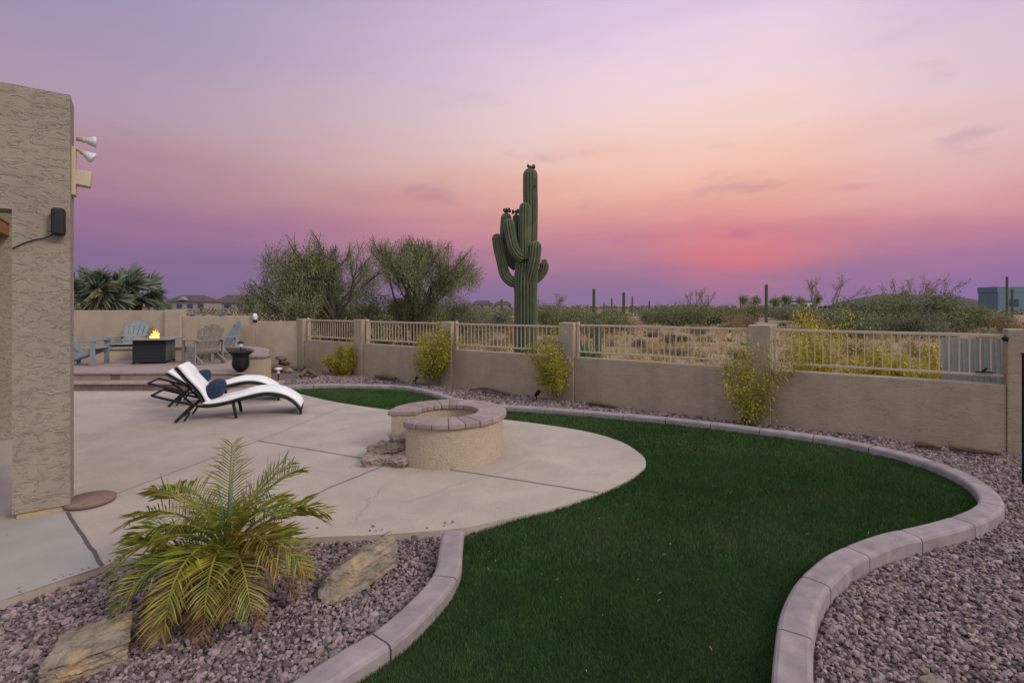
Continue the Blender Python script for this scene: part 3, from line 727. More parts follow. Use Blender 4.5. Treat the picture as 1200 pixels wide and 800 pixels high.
mb = MB().lathe([(0, .0), (.168, 0), (.178, .012), (.178, .03), (.165, .042), (0, .046)], 40)
ss = mb.build('stepping_stone', M['disc'], smooth=True); ss.location = (*P(105, 589).xy, .005); tag(ss, 'round reddish stepping stone lying beside the column foot', 'stepping stone')

# ------------------------------------------------------------------ fire pit ring
FC = Vector((-.73, 5.6, 0))
fp = empty('fire_pit', FC, 'round stucco fire pit with paver rim and an open gap', 'fire pit')
a0, a1 = R(234), R(234 + 309)
def ring(mb, r0, r1, z0, z1, a0, a1, n=72):
    vs = []; 
    for j in range(n + 1):
        a = a0 + (a1 - a0) * j / n
        for r, z in ((r0, z0), (r0, z1), (r1, z1), (r1, z0)): vs.append((r * cos(a), r * sin(a), z))
    fs = [(i * 4 + k, i * 4 + 4 + k, i * 4 + 4 + (k + 1) % 4, i * 4 + (k + 1) % 4) for i in range(n) for k in range(4)] + [(0, 1, 2, 3), (n * 4 + 3, n * 4 + 2, n * 4 + 1, n * 4)]
    return mb.add(vs, fs)
ring(MB(), .375, .632, -.02, .405, a0 + R(1), a1 - R(1)).build('ring_wall', M['pit'], fp)
mb = MB(); nb = 21
for j in range(nb):
    b0 = a0 + (a1 - a0) * j / nb; b1 = a0 + (a1 - a0) * (j + 1) / nb
    ring(mb, .345, .668 + random.uniform(-.003, .003), .407, .468 + random.uniform(-.002, .002), b0 + .0025, b1 - .0025, 3)
mb.build('paver_rim', M['cap'], fp, bevel=.014, seg=3)
MB().lathe([(0, .06), (.37, .055)], 40).build('sand_floor', M['desert'], fp)

def rock_mesh(name, m, dims, seed, sub=4, rough=.25, planes=9, parent=None, strata=0):
    import bmesh
    bm = bmesh.new(); bmesh.ops.create_icosphere(bm, subdivisions=sub, radius=1); r = random.Random(seed)
    cuts = []
    for _ in range(planes):
        n = Vector((r.gauss(0, 1), r.gauss(0, 1), r.gauss(0, 1))).normalized(); cuts.append((n, r.uniform(.55, .85)))
    off = Vector((seed * 3.1, seed, 0))
    for v in bm.verts:
        p = v.co.copy()
        for n, k in cuts:
            e = p.dot(n) - k
            if e > 0: p -= n * e * .92
        p += p.normalized() * (mnoise.fractal(p * 2.2 + off, .9, 2.1, 5) * rough * .45)
        if strata:
            q = p.z * strata + mnoise.noise(p * 1.5 + off) * .8; p.x *= 1 + .09 * sin(q * 2 * pi); p.y *= 1 + .09 * sin(q * 2 * pi)
        v.co = Vector((p.x * dims[0], p.y * dims[1], p.z * dims[2]))
    me = bpy.data.meshes.new(name); bm.to_mesh(me); bm.free(); me.materials.append(m)
    o = bpy.data.objects.new(name, me); COL.objects.link(o); o.parent = parent; return o
def block_rock(name, m, dims, seed, rough=.06, cut=.22):
    "angular split rock: a skewed, chipped block with broken faces"
    import bmesh
    r = random.Random(seed); bm = bmesh.new(); pts = []
    for a in (-1, 1):
        for b in (-1, 1):
            for c in (-1, 1): pts.append(Vector((a * r.uniform(1 - cut * 1.6, 1), b * r.uniform(1 - cut * 1.6, 1), c * r.uniform(1 - cut, 1))))
    for _ in range(7): pts.append(Vector((r.uniform(-1, 1), r.uniform(-1, 1), r.uniform(-1, 1))).normalized() * r.uniform(1.0, 1.3))
    for p in pts: bm.verts.new((p.x * dims[0], p.y * dims[1], p.z * dims[2]))
    h = bmesh.ops.convex_hull(bm, input=bm.verts)
    bmesh.ops.delete(bm, geom=[v for v in bm.verts if not v.link_faces], context='VERTS')
    mx_ = max(dims)
    for _ in range(5):
        e = [e for e in bm.edges if e.calc_length() > mx_ * .09]
        if not e: break
        bmesh.ops.subdivide_edges(bm, edges=e, cuts=1, use_grid_fill=False); bmesh.ops.triangulate(bm, faces=[f for f in bm.faces if len(f.verts) > 3])
    o_ = Vector((seed * 1.7, seed * .3, 2)); nn_ = {}
    bm.normal_update()
    for v in bm.verts: nn_[v] = v.normal.copy()
    for v in bm.verts:
        q = v.co / mx_; lay = mnoise.noise(Vector((q.x * 2, q.y * 2, q.z * 16)) + o_)          # bedding layers
        chip = mnoise.fractal(q * 3.2 + o_, .8, 2.2, 5)
        v.co += nn_[v] * mx_ * (rough * chip + rough * .9 * round(lay * 3) / 3)
    me = bpy.data.meshes.new(name); bm.to_mesh(me); bm.free(); me.materials.append(m)
    o = bpy.data.objects.new(name, me); COL.objects.link(o); return o
# flagstones spilling from the gap: a low stack of slabs
base = P(456, 545)
flags = [((-.06, .12), .36, .24, .10, .045, 10, 5, 'broad bottom flagstone lying at the fire pit gap'),
         ((.08, .02), .24, .16, .085, .05, -25, 6, 'small brown flagstone tucked against the fire pit foot'),
         ((-.02, .22), .28, .22, .10, .135, -15, 8, 'middle flagstone of the stack at the fire pit gap'),
         ((.06, .26), .22, .17, .09, .215, 30, 11, 'topmost pale flagstone of the stack at the fire pit gap'),
         ((-.19, .24), .20, .17, .09, .10, 40, 13, 'flagstone at the outer left end of the fire pit stack')]
for (dx, dy), a, b, h, z, rot, sd_, lab in flags:
    o = block_rock('flagstone', M['flag'], (a * .64, b * .74, h * .60), sd_, .085, .34); o.location = (base.x + dx, base.y + dy, z); o.rotation_euler = (R(random.uniform(-13, 13)), R(random.uniform(-20, 6)), R(rot))
    tag(o, lab, 'stone', 'flagstones piled at the fire pit gap')

# ------------------------------------------------------------------ boulders, logs and rocks in the gravel
def boulder(px, py, dims, rot, seed, label, m='boulder', zoff=.0, name='boulder', cat='boulder', rx=0, ry=0, strata=0, planes=9):
    o = block_rock(name, M[m], dims, seed); p = P(px, py, GZ)
    o.location = (p.x, p.y, GZ + zoff); o.rotation_euler = (R(rx), R(ry), R(rot)); return tag(o, label, cat)
boulder(426, 682, (.26, .10, .105), 40, 23, 'angular grey rock slab with a pale broken edge right of the palm', zoff=.09, rx=-28, ry=-16)
boulder(106, 782, (.165, .115, .11), 34, 34, 'large brown streaked boulder left of the palm', zoff=.05, rx=12)
boulder(176, 752, (.075, .05, .06), -12, 37, 'small pale yellow rock beside the larger boulder under the palm', zoff=.04)
boulder(1093, 806, (.06, .04, .02), 20, 39, 'small whitish flat rock at the bottom of the gravel bed', zoff=.02)
def rocks(spec, name, cat, group):
    for i, (px, py, dx, dy, dz, rot, z, m, lab) in enumerate(spec):
        o = rock_mesh(name, M[m], (dx, dy, dz), 50 + i + len(lab), 3, .3, 8); p = P(px, py, GZ); o.location = (p.x, p.y, GZ + z); o.rotation_euler = (R(random.uniform(-10, 10)), R(random.uniform(-10, 10)), R(rot)); tag(o, lab, cat, group)
rocks([(325, 436, .20, .14, .10, 10, .07, 'darkrock', 'dark rock at the bottom of the small rock pile by the corner'), (333, 434, .17, .12, .09, -20, .20, 'darkrock', 'dark rock in the middle of the small rock pile'),
       (330, 434, .16, .12, .07, 5, .31, 'darkrock', 'flat dark rock on top of the small rock pile'), (338, 437, .12, .10, .09, 30, .06, 'flag', 'pale rock leaning at the right foot of the rock pile'),
       (343, 434, .12, .09, .07, 60, .04, 'darkrock', 'small dark rock right of the rock pile')], 'rock', 'rock', 'rocks piled in the gravel near the corner pillar')
def log(pts, r, label, m='wood2', name='driftwood'):
    q = spline([Vector(p) + Vector((0, 0, r * .5 + .015)) for p in pts], 4); n = len(q); r *= 1.2
    o = MB().tube(q, [r * (.55 + .45 * sin(pi * (i + .6) / (n + .2))) * random.uniform(.85, 1.15) for i in range(n)], 9).build(name, M[m], smooth=True)
    return tag(o, label, 'driftwood')
def g(px, py, z=0, off=.26):
    "gravel point, kept on the yard side of the fence wall"
    p = P(px, py, GZ); t = (px - 600) / F; Y = min(p.y, 9.5 / (1 + .6675 * t) - off) if px > 360 else p.y
    return Vector((t * Y, Y, GZ + z))
log([g(352, 444, .03), g(360, 441, .10), g(370, 444, .05)], .05, 'short split log on the gravel near the rock pile')
log([g(353, 436, .04), g(357, 434, .07), g(361, 436, .05)], .05, 'dark chunk of wood between the rock pile and the wall')
log([g(440, 443, .05), g(452, 440, .07), g(464, 445, .05)], .045, 'weathered log under the fence between two bushes')
log([g(551, 460, .03), g(566, 457, .08), g(582, 455, .06), g(597, 458, .02)], .022, 'thin dark branch lying on gravel beyond the fire pit')
log([g(566, 459, .03), g(578, 456, .09), g(590, 461, .03)], .015, 'crooked twig crossed over the thin dark branch')
log([g(690, 473, .03), g(702, 474, .05), g(716, 476, .03)], .035, 'pale stub of wood by the curb below the fence')
log([g(703, 476, .02), g(712, 477, .04), g(722, 477, .03)], .025, 'dark split chunk next to the pale wood stub')
log([g(1072, 520, .02), g(1086, 523, .05), g(1103, 528, .03)], .03, 'short reddish branch just behind the curb bend')
log([g(1112, 519, .04), g(1130, 521, .05), g(1150, 524, .04)], .035, 'pale bleached log at the foot of the end wall')
log([g(1124, 523, .05), g(1148, 526, .05), g(1172, 530, .05)], .028, 'dark brown log at the foot of the end wall')
# spot lights at the bushes, path light, small black things
for px, py, lab in ((388, 437, 'black garden spotlight below the leftmost wall bush'), (487, 446, 'black garden spotlight below the second wall bush'), (629, 468, 'black garden spotlight left of the third wall bush'), (873, 495, 'black garden spotlight beside the pillar bush on the right')):
    p = g(px, py); s_ = empty('garden_spotlight', (p.x, p.y, GZ), lab, 'garden light', random.uniform(-.4, .4), 'garden spotlights in the gravel')
    MB().tube([(0, 0, -.02), (0, 0, .10)], .009, 8).build('stake', M['black'], s_, smooth=True)
    MB().tube([(-.03, 0, .08), (.0, .0, .12), (.05, 0, .18)], [.026, .033, .042], 14).build('lamp_head', M['black'], s_, smooth=True)
p = P(326, 449, GZ); pl = empty('path_light', (p.x, p.y, GZ), 'short black path light with pale cap beside the seat wall pier', 'garden light')
MB().tube([(0, 0, 0), (0, 0, .24)], .014, 8).build('post', M['black'], pl)
MB().lathe([(.03, .22), (.035, .30), (.085, .31), (.07, .335), (0, .35)], 18).build('cap', M['white'], pl, smooth=True)

# black post at the right edge
bp = empty('gate_post', (P(1203, 562, 0).x, P(1203, 562, 0).y, GZ), 'tall black metal post cut off by the right edge', 'post')
MB().box((0, 0, .62), (.05, .05, 1.24)).build('post', M['black'], bp, bevel=.004, seg=1)
MB().box((0, 0, 1.25), (.058, .058, .02)).build('post_cap', M['black'], bp, bevel=.004, seg=1)
lt = empty('gate_latch', line_pt(13.66, -.03) + Vector((0, 0, 1.27)), 'round black latch knob on the end pillar', 'latch', ang)
MB().lathe([(0, -.03), (.02, -.028), (.028, -.01), (.028, .01), (.02, .028), (0, .03)], 14).build('knob', M['black'], lt, smooth=True)
MB().box((0, .03, 0), (.05, .06, .02)).build('bracket', M['black'], lt)
hb = MB().bar((-.10, 0, 0), (.05, 0, 0), .03, .015).bar((-.04, 0, .0), (0, 0, .05), .02, .02).build('rail_bracket', M['black']); hb.location = line_pt(13.52, .06) + Vector((0, 0, .865)); hb.rotation_euler = (0, 0, ang)
tag(hb, 'small black clamp on the lower rail by the end pillar', 'clamp')
# leaning grey sheet beyond the last panel
m_ = MB(); a = line_pt(13.45, .45); 
for k in range(26):
    m_.box((-.32 + k * .025 + .012, .006 if k % 2 else 0, .60), (.0245, .010, 1.30))
o = m_.build('corrugated_sheet', M['corr']); o.location = line_pt(13.50, .34) + Vector((0, 0, .0)); o.rotation_euler = (R(-3), R(-1.5), ang); tag(o, 'grey corrugated sheet leaning outside the fence at right', 'sheet')

# ------------------------------------------------------------------ chaise lounges
def lounge(loc, rz, label, recline=1.0, group='wavy chaise lounges'):
    # local: x from head to foot, y across (near side negative)
    t = empty('chaise_lounge', loc, label, 'chaise lounge', rz, group)
    Wd = .62; t.scale = (LS, LS, LS)
    rail = spline([(-1.02, .49), (-.80, .41), (-.55, .33), (-.30, .265), (-.05, .285), (.20, .345), (.45, .395), (.62, .40), (.80, .36), (.95, .28), (1.04, .19), (1.10, .11)], 5)
    rail = [Vector((p[0], p[1], 0)) for p in rail]
    for s in (-1, 1):
        MB().tube([(p.x, s * Wd / 2, p.y - .03) for p in rail], .020, 8).build('side_rail', M['black'], t, smooth=True)
    # woven bed between rails from the valley to the foot
    bed = [p for p in rail if p.x > -.36]
    def sheet3(path, w, th, name, m, up=0, n=1, par=t, rnd=0, bulge=0):
        vs = []; k = len(path); ys = [-w / 2, -w / 2 + .03, 0, w / 2 - .03, w / 2]
        cs = []
        for i, p in enumerate(path):
            a = path[min(i + 1, k - 1)] - path[max(i - 1, 0)]; a.normalize(); nn = Vector((-a.y, a.x, 0))
            bl = bulge * abs(sin(pi * (i / (k - 1)) * n)) if bulge else 0
            e = 1 if 0 < i < k - 1 else .45
            pr = [(-w / 2, up + th * .15), (-w / 2 - .008, up + th * .5), (-w / 2 + .012, up + th * .9 * e), (-w / 4, up + th * e + bl), (w / 4, up + th * e + bl), (w / 2 - .012, up + th * .9 * e), (w / 2 + .008, up + th * .5), (w / 2, up + th * .15), (w / 2 - .03, up), (-w / 2 + .03, up)]
            for y, h in pr: q = p + nn * h; vs.append((q.x, y, q.y))
        m_ = 10
        fs = [(i * m_ + j, i * m_ + (j + 1) % m_, (i + 1) * m_ + (j + 1) % m_, (i + 1) * m_ + j) for i in range(k - 1) for j in range(m_)] + [tuple(range(m_ - 1, -1, -1)), tuple((k - 1) * m_ + j for j in range(m_))]
        return MB().add(vs, fs).build(name, m, par, smooth=True)
    bedp = [Vector((p.x, p.y - .055, 0)) for p in bed]
    sheet3(bedp, Wd - .03, .05, 'woven_bed', M['wicker'])
    cu = [Vector((p.x, p.y - .004, 0)) for p in bed]
    sheet3(cu[:-1], Wd - .03, .060, 'seat_cushion', M['cushion'], n=4, bulge=.022)
    # raised backrest
    h = Vector((-.345, .245, 0)); rc = recline
    tip = Vector((-.745 - .10 * (1 - rc), .245 + .63 * rc, 0))
    b1 = h.lerp(tip, .33) + Vector((.045, -.012, 0)); b2 = h.lerp(tip, .72) + Vector((.012, -.004, 0))
    bp_ = [Vector(p) for p in spline([h, b1, b2, tip], 6)]
    bpr = bp_[::-1]
    sheet3([Vector((p.x, p.y, 0)) for p in bpr], Wd - .06, .035, 'backrest_frame', M['wicker'])
    cu2 = [p + Vector((.018, .012, 0)) for p in bpr]
    bc = sheet3(cu2, Wd - .05, .07, 'back_cushion', M['cushion'], up=.03, n=2, bulge=.014)
    hp = b2 + Vector((.06, .02, 0))
    pr = sheet3([Vector(q) for q in spline([(hp.x - .075, hp.y + .135, 0), (hp.x - .02, hp.y + .07, 0), (hp.x + .012, hp.y, 0), (hp.x + .02, hp.y - .05, 0)], 5)], Wd - .16, .055, 'head_roll', M['cushion'], up=.01)
    # prop arm and legs
    for s in (-1, 1):
        y = s * (Wd / 2 - .04)
        MB().bar((-.70, y, .40 + .12 * rc), (-.50, y, .285), .02, .03).build('prop_arm', M['black'], t)
        MB().bar((-.48, y + .0 * s, .27), (-.72, y, .012), .035, .045).bar((-.60, y, .02), (-.52, y, .15), .03, .03).build('leg', M['wicker'], t, bevel=.006)
        MB().bar((.08, y, .29), (.13, y, .012), .035, .045).build('leg', M['wicker'], t, bevel=.006)
    MB().tube([(-1.02, -Wd / 2, .46), (-1.02, Wd / 2, .46)], .018, 8).build('head_bar', M['black'], t)
    MB().bar((-.60, -Wd / 2 + .05, .14), (-.60, Wd / 2 - .05, .14), .025, .03).build('cross_bar', M['wicker'], t)
    for s in (-1, 1): MB().tube([(1.10, s * (Wd / 2 - .02), .005), (1.10, s * (Wd / 2 - .02), .09)], .022, 10).build('foot_stub', M['black'], t)
    return t
def pillow(par_loc, rz, label, tilt=40, s=(.40, .12, .40)):
    me = MB(); n = 17; vs = []
    for side in (1, -1):
        for i in range(n):
            for j in range(n):
                u = i / (n - 1) * 2 - 1; v = j / (n - 1) * 2 - 1
                e = max(0, (1 - abs(u) ** 2.2)) ** .6 * max(0, (1 - abs(v) ** 2.2)) ** .6
                pin = 1 - .20 * abs(u) ** 3; pin2 = 1 - .20 * abs(v) ** 3
                vs.append((u * s[0] / 2 * pin2, side * s[1] / 2 * e, v * s[2] / 2 * pin))
    N_ = n * n
    fs = []
    for i in range(n - 1):
        for j in range(n - 1):
            a = i * n + j; fs.append((a, a + n, a + n + 1, a + 1)); b = N_ + a; fs.append((b, b + 1, b + n + 1, b + n))
    o = MB().add(vs, fs).build('throw_pillow', M['navy'], smooth=True)
    o.location = par_loc; o.rotation_euler = (0, R(tilt), rz); return tag(o, label, 'pillow')
LS = .89
L1 = Vector((-4.22, 7.41, 0)); L2 = Vector((-5.07, 8.50, 0))
lounge(L1, R(21), 'nearer white cushioned wavy chaise lounge with raised back on the patio', .98)
lounge(L2, R(21), 'farther white cushioned wavy chaise lounge, mostly hidden behind the nearer one', .56)
def lpt(L, rz, x, y, z): return L + LS * Vector((x * cos(rz) - y * sin(rz), x * sin(rz) + y * cos(rz), z))
o = pillow(lpt(L1, R(21), -.20, -.05, .475), 0, 'round-edged navy blue pillow on the nearer chaise lounge', 0, (.42, .25, .32)); o.rotation_euler = (R(38), 0, R(111))
o = pillow(lpt(L2, R(21), -.24, -.05, .475), 0, 'navy blue pillow on the farther chaise lounge', 0, (.40, .23, .33)); o.rotation_euler = (R(38), 0, R(111))

# ------------------------------------------------------------------ adirondack chairs
def adirondack(loc, rz, label, m, group='adirondack chairs around the fire table'):
    # local: sitter faces -y; seat centre at origin
    t = empty('adirondack_chair', loc, label, 'chair', rz, group)
    m = M[m]
    # side stringers (rear legs) run from front seat edge down to the back
    for s in (-1, 1):
        MB().bar((s * .255, -.34, .34), (s * .255, .46, .03), .03, .11).build('stringer', m, t, bevel=.006)
        MB().box((s * .30, -.33, .265), (.035, .10, .53)).build('front_leg', m, t, bevel=.006)
        MB().bar((s * .30, .22, .0), (s * .30, .26, .53), .03, .08).build('rear_leg', m, t, bevel=.006)
        mb = MB(); mb.prism([(s * .27 - .055, -.44), (s * .27 + .055, -.44), (s * .27 + .06, -.1), (s * .27 + .035, .36), (s * .27 - .035, .36), (s * .27 - .055, -.1)], .532, .56)
        mb.build('arm_rest', m, t, bevel=.008)
    mb = MB()
    for k in range(6):
        y = -.36 + k * .088; z = .40 - (k * .030) - (0 if k else .02)
        mb.box((0, y, z), (.54, .076, .022), Matrix.Rotation(R(-19 if k else 15), 3, 'X'))
    mb.build('seat', m, t, bevel=.004, seg=1)
    # back slats fan, leaning backwards
    n = 5 if True else 7; q = None
    for k in range(n):
        u = (k - (n - 1) / 2)
        h = .80 - .055 * u * u * .62
        b0 = Vector((u * .092, .08, .22)); tip = Vector((u * .122, .08 + .35 * h / .8, .22 + h * .90))
        q = MB().bar(b0, tip, .098, .02, up=Vector((0, -1, .35))).build('back_slat', m, t, bevel=.012)
    for z, y, w_ in ((.30, .135, .52), (.53, .235, .60), (.82, .37, .52)):
        MB().box((0, y, z), (w_, .025, .07), Matrix.Rotation(R(-22), 3, 'X')).build('back_brace', m, t, bevel=.005)
    return t
def tp(px, py): return P(px, py, TZ + .005)
c1 = tp(152, 419); adirondack(c1, R(12), 'blue-grey slatted adirondack chair left of the fire table, facing the viewer', 'poly')
c2 = tp(239, 425); adirondack(c2, R(236), 'taupe slatted adirondack chair right of the fire table, seen from behind', 'polytan')
c3 = tp(260, 419.5); adirondack(c3, R(-42), 'blue-grey adirondack chair half hidden behind the taupe chair', 'poly')
c4 = tp(97, 427); adirondack(c4, R(105), 'blue-grey adirondack chair cut off behind the stucco column', 'poly')

# ------------------------------------------------------------------ fire table with a flame
ft = empty('fire_table', P(181, 424.5, TZ + .004), 'black panelled gas fire table with slate top on the terrace', 'fire table', R(15))
MB().box((0, 0, .285), (.66, .60, .51)).build('cabinet', M['tabblack'], ft, bevel=.01)
mb = MB()
for k in range(6): mb.box((0, -.304, .09 + k * .078), (.60, .008, .064))
mb.build('front_panel', M['tabblack'], ft, bevel=.002, seg=1)
mb = MB()
for k in range(1): mb.box((.334, 0, .285), (.008, .54, .45))
mb.build('side_panel', M['tabside'], ft, bevel=.002, seg=1)
for x in (-.31, .31):
    for y in (-.28, .28): MB().box((x, y, .015), (.05, .05, .03)).build('foot', M['black'], ft)
mb = MB(); 
for (x, y, a, b) in ((0, -.36, .98, .2), (0, .36, .98, .2), (-.37, 0, .24, .52), (.37, 0, .24, .52)): mb.box((x, y, .565), (a, b, .03))
mb.build('table_top', M['slate'], ft, bevel=.004, seg=1)
MB().box((0, 0, .55), (.5, .52, .02)).build('burner_pan', M['black'], ft)
mb = MB()
for k in range(70):
    x, y = random.uniform(-.2, .2), random.uniform(-.2, .2); r = .018
    mb.lathe([(0, 0), (r, .004), (r * .8, .018), (0, .024)], 5, (x, y, .558))
mb.build('lava_rock', M['darkrock'], ft)
fm = bpy.data.materials.new('flame'); fm.use_nodes = True; n_ = fm.node_tree.nodes; n_.clear()
em = n_.new('ShaderNodeEmission'); tr = n_.new('ShaderNodeBsdfTransparent'); mx = n_.new('ShaderNodeMixShader'); ou = n_.new('ShaderNodeOutputMaterial'); lw_ = n_.new('ShaderNodeLayerWeight'); lw_.inputs[0].default_value = .5
tcx = n_.new('ShaderNodeTexCoord'); sxx = n_.new('ShaderNodeSeparateXYZ'); rr = n_.new('ShaderNodeValToRGB'); mpr = n_.new('ShaderNodeMapRange'); mpr.inputs[1].default_value = .0; mpr.inputs[2].default_value = .26
rr.color_ramp.elements[0].color = (1, .62, .16, 1); rr.color_ramp.elements[1].color = (1, .26, .03, 1)
lk = fm.node_tree.links; lk.new(tcx.outputs['Object'], sxx.inputs[0]); lk.new(sxx.outputs[2], mpr.inputs[0]); lk.new(mpr.outputs[0], rr.inputs[0]); lk.new(rr.outputs[0], em.inputs[0]); em.inputs[1].default_value = 2.2
lk.new(lw_.outputs['Facing'], mx.inputs[0]); lk.new(em.outputs[0], mx.inputs[1]); lk.new(tr.outputs[0], mx.inputs[2]); lk.new(mx.outputs[0], ou.inputs[0])
mb = MB()
for k, (x, y, h, r) in enumerate(((0, 0, .22, .055), (.06, -.02, .26, .045), (-.07, .03, .12, .05), (-.13, 0, .08, .035), (.11, .03, .15, .035), (.03, .06, .19, .05), (-.03, -.05, .14, .045), (.15, -.02, .07, .03), (.085, .02, .23, .03))):
    pts = []; rad = []
    for i in range(9):
        u = i / 8; pts.append((x + .035 * sin(u * 5 + k) * u, y + .03 * cos(u * 4 + k * 2) * u, u * h)); rad.append(r * (sin(pi * min(1, u * .8 + .2)) ** .8) * (1 - u * .55) + .001)
    rad[-1] = .001; mb.tube(pts, rad, 10)
mb.v = [(x * .72, y * .72, z * .85) for x, y, z in mb.v]; o = mb.build('flame', fm, smooth=True); o.location = ft.location + Vector((0, 0, .575)); tag(o, 'small orange flame burning on top of the fire table', 'flame')

# urn with lantern at the seat wall end
u = P(282, 444.5, 0.152); ur = empty('garden_urn', (u.x, u.y, .153), 'black pedestal urn on the step beside the seat wall pier', 'urn')
MB().box((0, 0, .02), (.30, .30, .04)).build('plinth', M['black'], ur, bevel=.006)
MB().lathe([(0, .04), (.12, .04), (.125, .06), (.07, .09), (.045, .13), (.05, .16), (.10, .19), (.145, .25), (.16, .32), (.145, .42), (.15, .48), (.185, .52), (.215, .55), (.215, .57), (.195, .575), (.17, .56), (.0, .555)], 32).build('bowl', M['black'], ur, smooth=True)
sl = empty('solar_lantern', (u.x, u.y, .153 + .558), 'small black lantern standing in the urn', 'lantern')
MB().tube([(0, 0, 0), (0, 0, .10)], .012, 8).build('stem', M['black'], sl)
MB().lathe([(.035, .10), (.045, .12), (.04, .17), (.03, .175)], 12).build('glass', M['glass'], sl, smooth=True)
MB().lathe([(.065, .175), (.06, .19), (.02, .215), (0, .22)], 14).build('cap', M['black'], sl, smooth=True)

# ------------------------------------------------------------------ pygmy date palm in the near bed
def frond_mesh(L, pitch, droop, az, seed, wid=.19, npair=30, twist=0, parent=None, m=None):
    r = np.random.default_rng(seed); n = 24; pts = []; p = Vector((0, 0, 0)); a = pitch
    da = Vector((cos(az), sin(az), 0)); side = Vector((-sin(az), cos(az), 0))
    bend = r.uniform(-.25, .25)
    for i in range(n + 1):
        pts.append(p.copy()); u = i / n; a2 = a - droop * u ** 1.35
        dirv = (da * cos(a2) + side * bend * u * .6).normalized() * cos(a2) if False else da * cos(a2) + side * bend * u * .35
        p = p + (dirv + Vector((0, 0, sin(a2)))).normalized() * (L / n)
    mb = MB(); mb.tube(pts, [.009 * (1 - .8 * i / n) + .001 for i in range(n + 1)], 5)
    for k in range(npair):
        u = .16 + .84 * (k + .5) / npair; f = u * n; i = min(int(f), n - 1); q = pts[i].lerp(pts[i + 1], f - i); t = (pts[i + 1] - pts[i]).normalized()
        sd_ = t.cross(Vector((0, 0, 1)));
        if sd_.length < .1: sd_ = side.copy()
        sd_.normalize(); upv = sd_.cross(t).normalized()
        ll = wid * (sin(pi * (u * .78 + .16)) ** .55) * r.uniform(.75, 1.15)
        for s in (-1, 1):
            an = r.uniform(.75, 1.0) + .0; fw = .55 + .55 * u
            dv = (sd_ * s + t * fw + upv * r.uniform(.0, .75)).normalized()
            g1 = q + dv * ll * .5; dv2 = (dv + Vector((0, 0, -r.uniform(.05, .65)))).normalized(); g2 = g1 + dv2 * ll * .5
            wv = dv.cross(upv).normalized() if dv.cross(upv).length > .05 else t
            w = .0036
            mb.add([q - wv * w * .5, q + wv * w * .5, g1 + wv * w, g2, g1 - wv * w], [(0, 1, 2, 3, 4)])
    return mb.build('frond', m, parent)
def make_date_palm():
    b = P(266, 706, GZ); pm = empty('pygmy_date_palm', (b.x, b.y, GZ), 'small feathery date palm with green and yellowing fronds in the near gravel bed', 'palm')
    tr_ = MB(); prof = [(0, -.02)] + [(.075 + .012 * sin(i * 2.1) - .03 * (i / 14) ** 3, i * .021) for i in range(15)] + [(0, .31)]
    tr_.lathe(prof, 18)
    rr_ = random.Random(3)
    for k in range(60):      # old leaf bases
        a = rr_.uniform(0, 2 * pi); z = rr_.uniform(.02, .29); d_ = Vector((cos(a), sin(a), 0)); b0 = d_ * .06 + Vector((0, 0, z))
        tr_.bar(b0, b0 + d_ * rr_.uniform(.02, .05) + Vector((0, 0, rr_.uniform(.03, .07))), .022, .009)
    tr_.build('trunk', M['palmtrunk'], pm)
    cr = Vector((0, 0, .31))
    specs = []
    # (azimuth deg, pitch deg, droop rad, length, yellow?)
    for a, p_, dr, L_, y in ((100, 84, .25, .62, 0), (20, 74, .7, .60, 0), (200, 70, 1.0, .58, 0), (-60, 66, 1.1, .5, 0), (150, 58, 1.3, .66, 0), (60, 60, 1.1, .62, 0), (5, 52, 1.5, .66, 0), (-25, 40, 1.7, .66, 0), (35, 38, 1.6, .62, 0),
                             (178, 50, 1.7, .72, 0), (195, 38, 1.9, .66, 0), (222, 50, 2.2, .66, 0), (160, 30, 1.8, .66, 0), (240, 32, 1.9, .62, 0), (268, 45, 2.5, .66, 0), (262, 20, 1.9, .60, 1), (290, 40, 2.3, .60, 0), (310, 30, 2.0, .60, 0), (325, 50, 2.2, .64, 1),
                             (345, 25, 1.7, .60, 1), (120, 35, 1.5, .6, 0), (80, 40, 1.5, .6, 0), (210, 12, 1.5, .52, 0), (-5, 30, 2.0, .60, 0), (250, 5, 1.4, .48, 1), (300, 5, 1.4, .45, 1), (185, 15, 1.5, .58, 0), (230, 62, 1.7, .6, 0), (335, 66, 1.5, .58, 0), (45, 70, .9, .6, 0), (170, 64, 1.5, .66, 0), (215, 26, 2.0, .64, 0)):
        specs.append((a, p_, dr, L_, y))
    for k, (a, p_, dr, L_, y) in enumerate(specs):
        L_ *= .95
        o = frond_mesh(L_, R(p_), dr, R(a), 100 + k, m=M['frondy'] if y else M['frond'], parent=pm); o.location = cr + Vector((cos(R(a)), sin(R(a)), 0)) * .03 * (cos(R(p_)))
        if y: o['label'] = 'yellowing frond'
    for k, (a, p_, dr, L_) in enumerate(((248, -5, 1.2, .42), (285, 2, 1.4, .46), (318, 5, 1.5, .50), (205, 0, 1.3, .44), (350, 8, 1.5, .48), (268, -20, .9, .36), (150, 0, 1.3, .42))):
        o = frond_mesh(L_, R(p_), dr, R(a), 300 + k, wid=.13, npair=22, m=M['deadfrond'], parent=pm); o.location = cr + Vector((cos(R(a)) * .04, sin(R(a)) * .04, -.05)); o['label'] = 'dry brown dead frond'
    # unopened spears
    for k, (dx, dy, h) in enumerate(((.02, 0, .60), (-.03, .02, .40))):
        MB().tube([(dx * .3, dy, .28), (dx, dy, .28 + h * .5), (dx * 2.2, dy, .28 + h)], [.012, .011, .002], 6).build('spear_leaf', M['spear'], pm, smooth=True)
make_date_palm()

